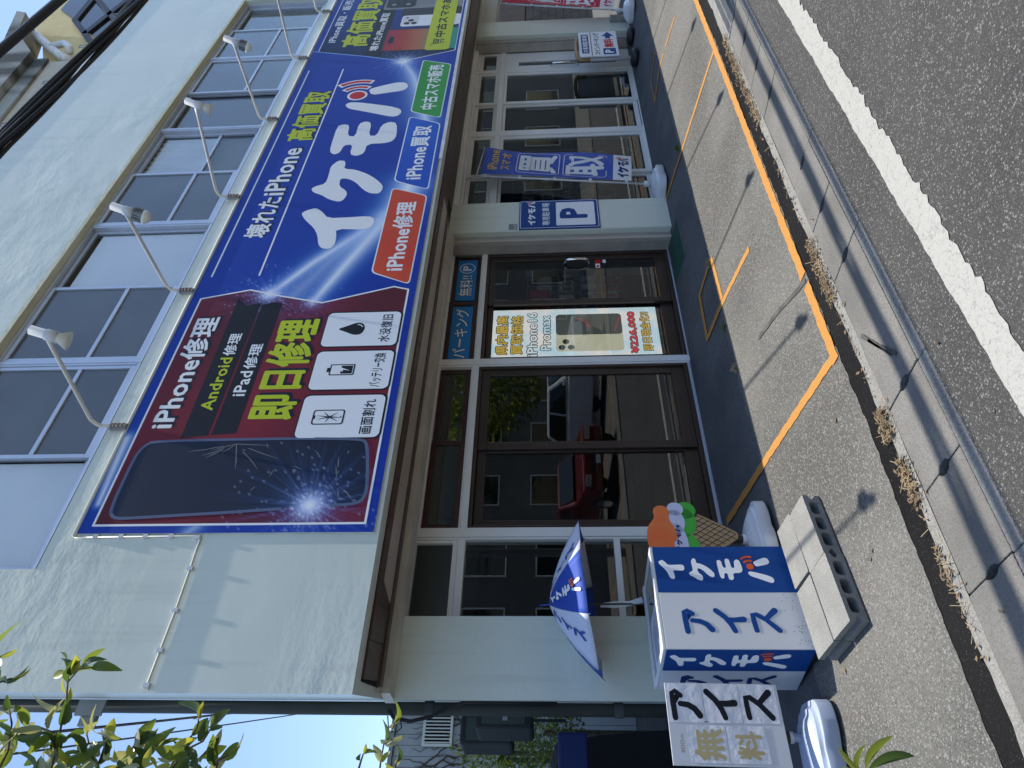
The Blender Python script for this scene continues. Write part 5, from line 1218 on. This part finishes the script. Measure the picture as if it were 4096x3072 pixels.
for bi, br in enumerate(BR):
    root_ = min(STEM, key=lambda q: abs(q[2]-br[0][2])+.01)
    pts = ([root_, tuple((Vector(root_)+Vector(br[0]))/2+Vector((0, 0, .02)))]+br) if bi not in (1, 2, 11) else br
    tb_.tube(pts, [.010 if bi not in (1, 2, 11) else .003]*(len(pts)-len(br))+[.0035-.002*i/len(br) for i in range(len(br))], 6)
    seg_ = [(Vector(a), Vector(c)) for a, c in zip(br, br[1:])]
    dens = 46 if bi not in (14, 15, 16) else 30
    for a, c in seg_:
        n = max(2, int((c-a).length*dens*1.15))
        for i in range(n):
            p = a+(c-a)*rl.random(); d = (c-a).normalized()*.7+Vector((rl.uniform(-1, 1), rl.uniform(-1, 1), rl.uniform(-.7, .9)))
            put_leaf(tr, p+d.normalized()*.006, d, 1.0 if bi < 14 else .85, r_=rl)
    put_leaf(tr, br[-1], Vector(br[-1])-Vector(br[-2]), .9, r_=rl)
tb_.build('branch', 'bark', tr, smooth=True)
for _ in range(90):    # the denser foliage towards the trunk
    p = Vector((rl.uniform(.33, .50), rl.uniform(1.85, 2.1), rl.uniform(2.52, 3.06))); put_leaf(tr, p, Vector((rl.uniform(-.4, 1), rl.uniform(-1, 1), rl.uniform(-.5, 1))), 1.05, r_=rl)

pl_ = thing('roadside_plant', 'young plant with long pointed leaves by the gutter', 'plant', (.60, 2.76, 0))
B().tube([(.60, 2.76, .0), (.615, 2.76, .3), (.635, 2.75, .55), (.65, 2.75, .62)], [.006, .005, .004, .002], 6).build('stem', 'leaf_green', pl_, smooth=True)
def long_leaf(pts, w_, mat):
    P = [Vector(p) for p in pts]; n = 10; b_ = B(); vs = []
    for i in range(n+1):
        t = i/n; p = P[0]*(1-t)**2+P[1]*2*t*(1-t)+P[2]*t*t; d = ((P[1]-P[0])*(1-t)+(P[2]-P[1])*t).normalized()
        s_ = d.cross(Vector((.55, .75, .35))).normalized(); ww = w_*math.sin(math.pi*(t*.96+.03))**.75
        up_ = s_.cross(d); vs += [p-s_*ww/2+up_*ww*.18, p, p+s_*ww/2+up_*ww*.18]
    b_.add(vs, [f for i in range(n) for f in ((3*i, 3*i+1, 3*i+4, 3*i+3), (3*i+1, 3*i+2, 3*i+5, 3*i+4))]).build('leaf', mat, pl_, smooth=True)
long_leaf([(.62, 2.75, .555), (.672, 2.75, .60), (.715, 2.75, .618)], .020, 'leaf_lime'); long_leaf([(.635, 2.75, .57), (.675, 2.75, .575), (.720, 2.75, .524)], .026, 'leaf_green')
long_leaf([(.645, 2.74, .545), (.70, 2.74, .52), (.748, 2.74, .423)], .036, 'leaf_green'); long_leaf([(.64, 2.73, .54), (.69, 2.73, .455), (.682, 2.73, .376)], .038, 'leaf_dark')
long_leaf([(.62, 2.77, .50), (.60, 2.78, .45), (.63, 2.80, .36)], .030, 'leaf_green'); long_leaf([(.61, 2.75, .60), (.58, 2.75, .68), (.60, 2.75, .76)], .030, 'leaf_green')
for i, (wx, wy) in enumerate(((4.977, 4.03), (4.179, 4.05), (3.709, 4.04), (6.988, 4.065))):
    t = B()
    for _ in range(26):
        a = rl.uniform(0, 6.28); h_ = rl.uniform(.015, .06); p = Vector((wx+rl.gauss(0, .022), wy+rl.gauss(0, .012), gz(wy)+.004)); q = p+Vector((math.cos(a)*h_*.8, math.sin(a)*h_*.8, h_)); s_ = Vector((-math.sin(a), math.cos(a), 0))*.004
        t.add([p-s_, p+s_, (p+q)/2+s_*1.2+Vector((0, 0, .006)), q, (p+q)/2-s_*1.2+Vector((0, 0, .006))], [(0, 1, 2, 3, 4)])
    tag(t.build('weed', 'leaf_green' if i % 2 else 'dry_straw'), ('dry weed tuft in the crack at the corner of the small orange box', 'weed tuft in the forecourt crack below the lit screen', 'tiny dry weed in the crack before the brown sliding doors', 'weed tuft in the crack where the second parking line crosses it')[i], 'weed')
lt = B()
def bit(p, s, kind):
    lt.cur = kind; a = rl.uniform(0, 6.28); e = Vector((math.cos(a), math.sin(a), rl.uniform(-.3, .5))); f_ = Vector((-math.sin(a), math.cos(a), rl.uniform(-.4, .4)))
    if kind == 0: vs = [p-e*s, p+f_*s*.4, p+e*s, p-f_*s*.4+Vector((0, 0, s*.3))]
    else: vs = [p-e*s*2-f_*s*.09, p+e*s*2-f_*s*.09, p+e*s*2+f_*s*.09, p-e*s*2+f_*s*.09]
    lt.add(vs, [(0, 1, 2, 3)])
for x0, x1, n, sp in ((3.0, 3.55, 420, .026), (2.04, 2.22, 240, .026), (1.68, 1.92, 260, .022), (5.0, 6.5, 900, .026), (3.5, 5.0, 60, .014), (1.0, 1.7, 50, .014), (2.3, 3.0, 34, .012), (1.3, 1.5, 60, .02)):
    for _ in range(n): bit(Vector((rl.uniform(x0, x1), 2.722+rl.gauss(0, sp), .010+abs(rl.gauss(0, .012)))), rl.uniform(.006, .017), 0 if rl.random() < .6 else 1)
for x, y in ((2.463, 3.117), (1.713, 3.195), (1.685, 3.228), (1.325, 3.727), (2.096, 2.144), (1.66, 2.055), (1.279, 2.649), (2.896, 2.65), (1.1, 2.5), (3.6, 2.6), (4.4, 3.3)):
    bit(Vector((x, y, gz(y)+.018)), rl.uniform(.012, .022), 0)
for _ in range(70):
    x, y = rl.uniform(.9, 6), rl.uniform(2.3, 4.0); bit(Vector((x, y, gz(y)+.014)), rl.uniform(.003, .006), 0)
tag(lt.build('leaf_litter', 'dry_leaf', mats=['dry_leaf', 'dry_straw']), 'dry leaves and straw gathered along the gutter back edge', 'leaf litter', kind='stuff')

# ================================================================== ALLEY AT THE LEFT
def unit(name, lab, x0, x1, y0, y1, z0, z1):
    t = thing(name, lab, 'outdoor unit', ((x0+x1)/2, y0, z0)); B().box(x0, x1, y0, y1, z0, z1).build('case', 'unit_grey', t, bevel=.03)
    B().box(x0+.03, x1-.03, y0-.008, y0-.001, z0+.06, z1-.06).build('front_panel', 'pipe_green', t, bevel=.003); B().box((x0+x1)/2-.03, (x0+x1)/2+.03, y0-.02, y0-.009, z0+.2, z0+.24).build('latch', 'galv', t)
    B().tube([(x1-.04, y0+.05, z0), (x1-.04, y0+.05, z0-.5)], .015, 8).build('pipe', 'unit_grey', t); return t
unit('meter_cabinet', 'dark rounded utility cabinet hanging on the shop flank', 1.67, 1.835, 6.0, 6.4, 1.80, 2.27); unit('wall_unit', 'dark glazed wall unit behind the rounded utility cabinet', 1.81, 2.07, 7.0, 7.4, 2.02, 2.51)
wh = thing('white_house', 'white boarded house with dried vines behind the alley', 'house', (2.5, 12, .3))
B().box(-3, 5.2, 12.04, 17, .2, 4.20).build('wall', 'white_boards', wh)
x = -.6
while x < 3.8:
    B().box(x, x+.152, 12.012, 12.0395, .3, 4.19+rnd.uniform(-.01, .01)).build('board', 'white_boards', wh); x += .16
B().box(-3.2, 5.3, 11.95, 17.2, 4.20, 4.26).build('roof', 'galv', wh)
wi = B().box(3.05, 3.62, 11.985, 12.011, 3.27, 3.75).build('window', 'void_black', wh)
t = B(); t.box(3.05, 3.62, 11.96, 11.984, 3.71, 3.75).box(3.05, 3.62, 11.96, 11.984, 3.27, 3.31).box(3.05, 3.09, 11.96, 11.984, 3.31, 3.71).box(3.58, 3.62, 11.96, 11.984, 3.31, 3.71).build('frame', 'frame_white', wi)
for k in range(9): B().box(3.10+.052*k, 3.118+.052*k, 11.962, 11.982, 3.31, 3.71).build('bar', 'frame_white', wi)
vb = B()
for k in range(16):
    p = Vector((rl.uniform(2.7, 3.7), 12.0, rl.uniform(2.5, 3.3))); q = [p]
    for _ in range(9): q.append(q[-1]+Vector((rl.uniform(-.10, .07), 0, rl.uniform(.0, .16)))); q[-1].y = 11.995+rl.uniform(-.01, .008)
    vb.tube(q, [.012-.001*i for i in range(len(q))], 5)
tag(vb.build('dried_vines', 'vine', wh), kind='stuff')
def bush(name, lab, c, r_, n, size, mats, seed, cat='shrub'):
    rr_ = random.Random(seed); b_ = B(); t = thing(name, lab, cat, (c[0], c[1], .3))
    for _ in range(n):
        while True:
            v = Vector((rr_.uniform(-1, 1), rr_.uniform(-1, 1), rr_.uniform(-1, 1)))
            if .25 < v.length < 1: break
        lump = 1+.22*math.sin(v.x*7+seed)*math.sin(v.z*6+v.y*5)
        p = Vector(c)+Vector((v.x*r_[0], v.y*r_[1], v.z*r_[2]))*lump; d = (v+Vector((rr_.uniform(-1, 1), rr_.uniform(-1, 1), rr_.uniform(-.6, 1)))).normalized(); s_ = d.orthogonal().normalized(); L_ = size*rr_.uniform(.6, 1.2); b_.cur = rr_.choice((0, 0, 1, 1, 2))
        b_.add([p, p+d*L_*.5+s_*L_*.25, p+d*L_, p+d*L_*.5-s_*L_*.25], [(0, 1, 2, 3)])
    tag(b_.build('crown', mats[0], t, mats=list(mats)), kind='stuff')
    B().tube([(c[0], c[1], .25), (c[0], c[1], c[2])], .03, 7).build('trunk', 'bark', t); return t
bush('alley_shrub', 'sunlit small leaved shrub before the white boarded house', (2.30, 9.6, 2.25), (.62, .6, .62), 1900, .075, ('leaf_green', 'leaf_lime', 'leaf_dark'), 3)
bush('alley_shrub', 'lower dense shrub beneath the wall unit in the alley', (2.35, 8.6, 1.75), (.42, .5, .45), 1500, .065, ('leaf_green', 'leaf_dark', 'leaf_lime'), 8)
dr = thing('strap_leaf_plant', 'plant with long strap leaves among the alley shrubs', 'plant', (2.18, 8.8, .3))
B().tube([(2.18, 8.8, .3), (2.18, 8.8, 2.2)], .025, 7).build('stem', 'bark', dr)
for k in range(22):
    a = rl.uniform(0, 6.28); L_ = rl.uniform(.28, .45); p = Vector((2.18, 8.75, 2.18+rl.uniform(-.06, .06))); d = Vector((math.cos(a), math.sin(a)*.8, 0)); s_ = Vector((-math.sin(a), math.cos(a), 0)); b_ = B(); vs = []
    for i in range(7):
        tt = i/6; q = p+d*L_*tt+Vector((0, 0, L_*(.9*tt-1.0*tt*tt))); ww = .035*math.sin(math.pi*(tt*.9+.08)); vs += [q-s_*ww, q+Vector((0, 0, -.01)), q+s_*ww]
    b_.add(vs, [f for i in range(6) for f in ((3*i, 3*i+1, 3*i+4, 3*i+3), (3*i+1, 3*i+2, 3*i+5, 3*i+4))]).build('leaf', ('leaf_lime', 'leaf_green')[k % 2], dr, smooth=True)
bp_ = thing('alley_shade', 'added black mass standing in for the darkness of the shaded alley', 'shade mass', (.9, 6.6, .3))  # invented heap; the alley's shade is put into its black colour
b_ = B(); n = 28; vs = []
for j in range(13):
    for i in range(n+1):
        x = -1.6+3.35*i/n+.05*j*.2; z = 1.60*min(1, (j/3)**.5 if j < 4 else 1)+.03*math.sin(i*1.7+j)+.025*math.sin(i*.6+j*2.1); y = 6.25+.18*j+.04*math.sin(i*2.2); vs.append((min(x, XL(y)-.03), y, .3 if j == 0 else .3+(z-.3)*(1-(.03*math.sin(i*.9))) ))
b_.add(vs, [(j*(n+1)+i, j*(n+1)+i+1, (j+1)*(n+1)+i+1, (j+1)*(n+1)+i) for j in range(12) for i in range(n)]).build('shade_surface', 'void_black', bp_, smooth=True)
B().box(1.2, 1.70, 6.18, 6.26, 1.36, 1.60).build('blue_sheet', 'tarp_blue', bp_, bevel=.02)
al = B().box(-3.0, -1.55, 3.6, 12, .1, 2.2).build('side_fence', 'block_wall'); tag(al, 'dark block wall bounding the alley on the left', 'wall')

# ================================================================== OVERHEAD CABLES
def cable(name, lab, y, z, r_, n=1, spread=.0, grp=None, x0=-14, x1=34):
    t = thing(name, lab, 'cable', (x0, y, z), grp)
    for k in range(n):
        a = 2*math.pi*k/max(1, n); ph_ = rl.uniform(0, 6)
        pts = [(x, y+spread*math.cos(a+x*.8)+.012*math.sin(x*1.3+ph_)*(n > 1), z+spread*math.sin(a+x*.8)+.02*math.sin(x*.9+ph_)*(n > 1)+.0025*(x-6)**2*.12) for x in frange(x0, x1, .35)]
        B().tube(pts, r_, 7).build('strand', 'cable', t, smooth=True)
    return t
bun = cable('cable_bundle', 'bundle of black cables strung along the street above the pavement edge', 2.20, 5.16, .014, 8, .040)
for k in range(28):
    x = 2.5+.62*k; B().tube([(x, 2.2, 5.20), (x+.01, 2.2, 5.29), (x+.05, 2.2, 5.30), (x+.06, 2.2, 5.24)], .004, 5).build('hook', 'galv', bun)
cable('thick_cable', 'single thick black cable above the cable bundle', 2.0, 5.55, .036)
for k, (dx, dz) in enumerate(((0, 0), (.12, .12), (.14, .03))):
    pts = [(-.4+5.1*i/24+dx, .6+14.9*i/24, 6.15+dz-.25*math.sin(math.pi*i/24)+.004*math.sin(i*2)) for i in range(25)]
    tag(B().tube(pts, .009, 6).build('alley_wire', 'cable', smooth=True), ('lowest black wire crossing the sky over the alley', 'topmost black wire crossing the sky over the alley', 'middle black wire crossing the sky over the alley')[k], 'wire', 'wires over the alley')

# ================================================================== NEIGHBOUR BEHIND THE SHOP, PARKING BAY AT THE RIGHT
nb = thing('rear_building', 'taller beige building with stained grey cornice behind the shop roof', 'building', (20, 9, 0))
B().box(12.2, 19.6, 8.06, 15, 6, 16.0).build('wall', 'tile_beige', nb)
for i in range(8):
    for j in range(5):
        B().box(12.25+.92*i, 13.16+.92*i, 8.03+.004*((i*3+j) % 3), 8.059, 11.2+.96*j, 12.15+.96*j).build('wall_tile', 'tile_beige', nb)
def xz_prism(pts, y0, y1, name, mat, parent):
    """upright prism with an outline given in X and Z"""
    n_ = len(pts); tri = tessellate_polygon([[Vector((x, z, 0)) for x, z in pts]]); fs = []
    for a, c, e in tri:
        cr = (pts[c][0]-pts[a][0])*(pts[e][1]-pts[a][1])-(pts[c][1]-pts[a][1])*(pts[e][0]-pts[a][0])
        if cr < 0: c, e = e, c
        fs += [(a, c, e), (e+n_, c+n_, a+n_)]
    fs += [((k+1) % n_, k, k+n_, (k+1) % n_+n_) for k in range(n_)]
    return B().add([(x, y0, z) for x, z in pts]+[(x, y1, z) for x, z in pts], fs).build(name, mat, parent)
xz_prism([(15.2, 15.45), (19.66, 15.95), (20.6, 16.70), (21.3, 17.15), (22.6, 17.58), (22.74, 17.94), (19.23, 16.77), (15.0, 15.50)], 7.75, 8.7, 'gable_slab', 'stained_concrete', nb)
xz_prism([(16.0, 15.50), (19.64, 15.92), (19.64, 15.55), (16.0, 15.12)], 7.95, 8.02, 'beam', 'stained_concrete', nb)
xz_prism([(19.62, 10), (27, 10), (27, 18.6), (23.6, 18.3), (22.8, 17.7), (22.3, 17.3), (20.9, 16.6), (19.9, 16.0), (19.62, 15.9)], 8.45, 12, 'recessed_wall', 'stucco_yellow', nb)
wi = xz_prism([(20.72, 14.3), (26, 14.3), (26, 17.9), (24.6, 17.75), (23.45, 16.65)], 8.40, 8.449, 'window', 'car_glass', nb)
b = B()
for (xa, za), (xb, zb) in (((20.6, 14.6), (23.45, 16.72)), ((23.45, 16.72), (26, 17.0)), ((21.9, 14.3), (25.2, 16.7)), ((22.3, 15.9), (26, 15.5))): b.obox(((xa+xb)/2, 8.36, (za+zb)/2), (xb-xa, 0, zb-za), (0, 1, 0), (-(zb-za), 0, xb-xa), math.hypot(xb-xa, zb-za)/2, .03, .09)
b.build('window_frame', 'ink_darkgrey', wi)
B().tube([(22.0, 8.2, 17.2), (20.9, 8.2, 16.2), (20.3, 8.2, 15.6), (20.0, 8.2, 15.2)], .13, 10).build('drain_pipe', 'sign_edge', nb, smooth=True)
B().tube([(20.9, 8.15, 16.2), (21.0, 8.1, 15.8), (20.7, 8.1, 15.5), (20.4, 8.1, 15.35)], .10, 10).build('drain_pipe', 'plastic_white', nb, smooth=True)
bw = thing('bay_wall', 'dark concrete block wall in the parking bay at far right', 'wall', (14, 7.4, .3))
for i in range(32):
    for j in range(9):
        B().box(12.1+.40*i+(.2 if j % 2 else 0), 12.49+.40*i+(.2 if j % 2 else 0), 7.4, 7.55, .31+.2*j, .503+.2*j).build('block', 'block_wall', bw)
B().box(12.0, 25.2, 7.551, 7.6, .2, 2.2).build('mortar', 'joint_dark', bw)
B().box(12.0, 25.2, 7.42, 7.50, 2.13, 4.2).build('upper_boarding', 'wood_brown', bw)
B().tube([(12.9, 6.9, .3), (12.9, 6.9, 2.7)], .03, 8).build('post', 'rust', bw)

# ================================================================== ACROSS THE STREET (seen in the glass)
def far_house(name, lab, x0, x1, y0, y1, h_, mat, nx_, nz_):
    t = thing(name, lab, 'building', ((x0+x1)/2, y1, 0)); B().box(x0, x1, y0, y1, -.1, h_).build('wall', mat, t); B().box(x0-.15, x1+.15, y0, y1+.15, h_, h_+.3).build('roof', 'stained_concrete', t)
    for i in range(nx_):
        for j in range(nz_):
            xa = x0+(x1-x0)*(i+.25)/nx_; xb = x0+(x1-x0)*(i+.75)/nx_; za = .9+(h_-.6)*j/nz_; zb = za+(h_-.6)/nz_*.55
            wv_ = B().box(xa, xb, y1+.005, y1+.03, za, zb).build('window', 'car_glass', t); frame_rect('window_frame', xa-.05, xb+.05, za-.05, zb+.05, .05, y1+.006, y1+.06, 'frame_white', wv_)
    return t
far_house('far_house', 'grey house across the street, mirrored in the brown doors', 3, 12, -20, -11, 5.2, 'far_wall', 4, 2)
far_house('far_block', 'tall pale block across the street, mirrored in the shop glass', 13, 30, -26, -12, 11.5, 'far_wall2', 7, 4)
far_house('far_store', 'long grey store further along the far side of the street', 31, 70, -24, -11, 7.5, 'far_wall', 9, 2)
far_house('far_annex', 'low pale house across the street left of the grey one', -16, 1, -22, -11, 4.0, 'far_wall2', 5, 1)
bush('far_tree', 'tree across the street, mirrored in the glass above the white car', (17.0, -9.4, 4.2), (2.2, 1.8, 2.2), 2600, .28, ('leaf_dark', 'leaf_green', 'leaf_lime'), 21, 'tree')
def car(name, lab, cx_, cy_, rz, mat, tall):
    t = thing(name, lab, 'car', (0, 0, 0)); h_ = .25 if tall else 0
    body = [(-2.05, .35), (2.05, .35), (2.12, .55), (2.08, .85+h_*.4), (1.2, 1.0+h_*.4), (-1.95, 1.02+h_*.4), (-2.1, .8)]; cab = [(1.0, 1.0+h_*.4), (.35, 1.45+h_), (-1.5, 1.48+h_), (-1.95, 1.02+h_*.4)]
    def ex(pts, w0, w1, nm, mm, zsplit):
        n_ = len(pts); vs = []
        for s in (-1, 1): vs += [(x, s*(w0 if z < zsplit else w1), z) for x, z in pts]
        B().add(vs, [tuple(range(n_)), tuple(range(2*n_-1, n_-1, -1))]+[((i+1) % n_, i, i+n_, (i+1) % n_+n_) for i in range(n_)]).build(nm, mm, t, bevel=.06)
    ex(body, .86, .84, 'body', mat, .9); ex(cab, .80, .66, 'cabin', mat, 1.2)
    for s in (-1, 1):
        B().add([(x, s*(.815 if z < 1.2+h_*.5 else .685), z) for x, z in ((.82, 1.06+h_*.4), (.3, 1.38+h_), (-.45, 1.40+h_), (-.45, 1.06+h_*.4))], [(0, 1, 2, 3)]).build('window', 'car_glass', t)
        B().add([(x, s*(.815 if z < 1.2+h_*.5 else .685), z) for x, z in ((-.55, 1.06+h_*.4), (-.55, 1.40+h_), (-1.4, 1.40+h_), (-1.75, 1.06+h_*.4))], [(0, 1, 2, 3)]).build('window', 'car_glass', t)
        B().box(2.0, 2.125, s*.62-.16, s*.62+.16, .66+h_*.3, .80+h_*.35).build('headlight', 'chrome', t, bevel=.02); B().box(.75, .9, s*.86 if s > 0 else -1.0, 1.0 if s > 0 else -.86, 1.02+h_*.4, 1.15+h_*.4).build('mirror', mat, t, bevel=.03)
        for x in (1.3, -1.3):
            w_ = B().tube([(x, s*.70, .32), (x, s*.875, .32)], .32, 20).build('wheel', 'tyre', t); B().tube([(x, s*.876, .32), (x, s*.885, .32)], .21, 14).build('rim', 'chrome', w_)
    B().add([(1.03, -.66, 1.07+h_*.4), (1.03, .66, 1.07+h_*.4), (.43, .60, 1.42+h_), (.43, -.60, 1.42+h_)], [(0, 1, 2, 3)]).build('windscreen', 'car_glass', t)
    B().box(2.06, 2.13, -.42, .42, .55, .66).build('grille', 'rubber_black', t); B().box(2.125, 2.14, -.17, .17, .42, .53).build('number_plate', 'ink_white', t)
    t.location = (cx_, cy_, .03); t.rotation_euler = (0, 0, rz); return t
car('parked_car', 'white tall car parked across the street, mirrored in the right brown door', 14.2, -6.3, R(78), 'car_white', True)
car('parked_car', 'red car parked across the street, mirrored in the left brown door', 10.4, -6.2, R(100), 'car_red', False)
B().tube([(7.6, -4.4, 0), (7.6, -4.4, 6.5)], .10, 12).build('utility_pole', 'far_wall'); tag(bpy.data.objects['utility_pole'], 'concrete utility pole across the street', 'pole')
paint2 = B().box(4, 24, -4.2, -4.1, .031, .036).box(8.2, 8.3, -8.4, -4.2, .0312, .0362).box(12.2, 12.3, -8.4, -4.2, .0312, .0362).box(16.2, 16.3, -8.4, -4.2, .0312, .0362).build('far_parking_lines', 'line_orange'); tag(paint2, kind='structure')

# thin dark streaks across the forecourt and the lids
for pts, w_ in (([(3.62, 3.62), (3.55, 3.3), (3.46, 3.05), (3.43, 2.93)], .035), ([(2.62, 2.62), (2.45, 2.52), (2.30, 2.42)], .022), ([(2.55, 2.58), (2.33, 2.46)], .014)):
    o = paint(pts, w_, 'ground_streak', .0135); o.data.materials[0] = MATS['dark_streak']
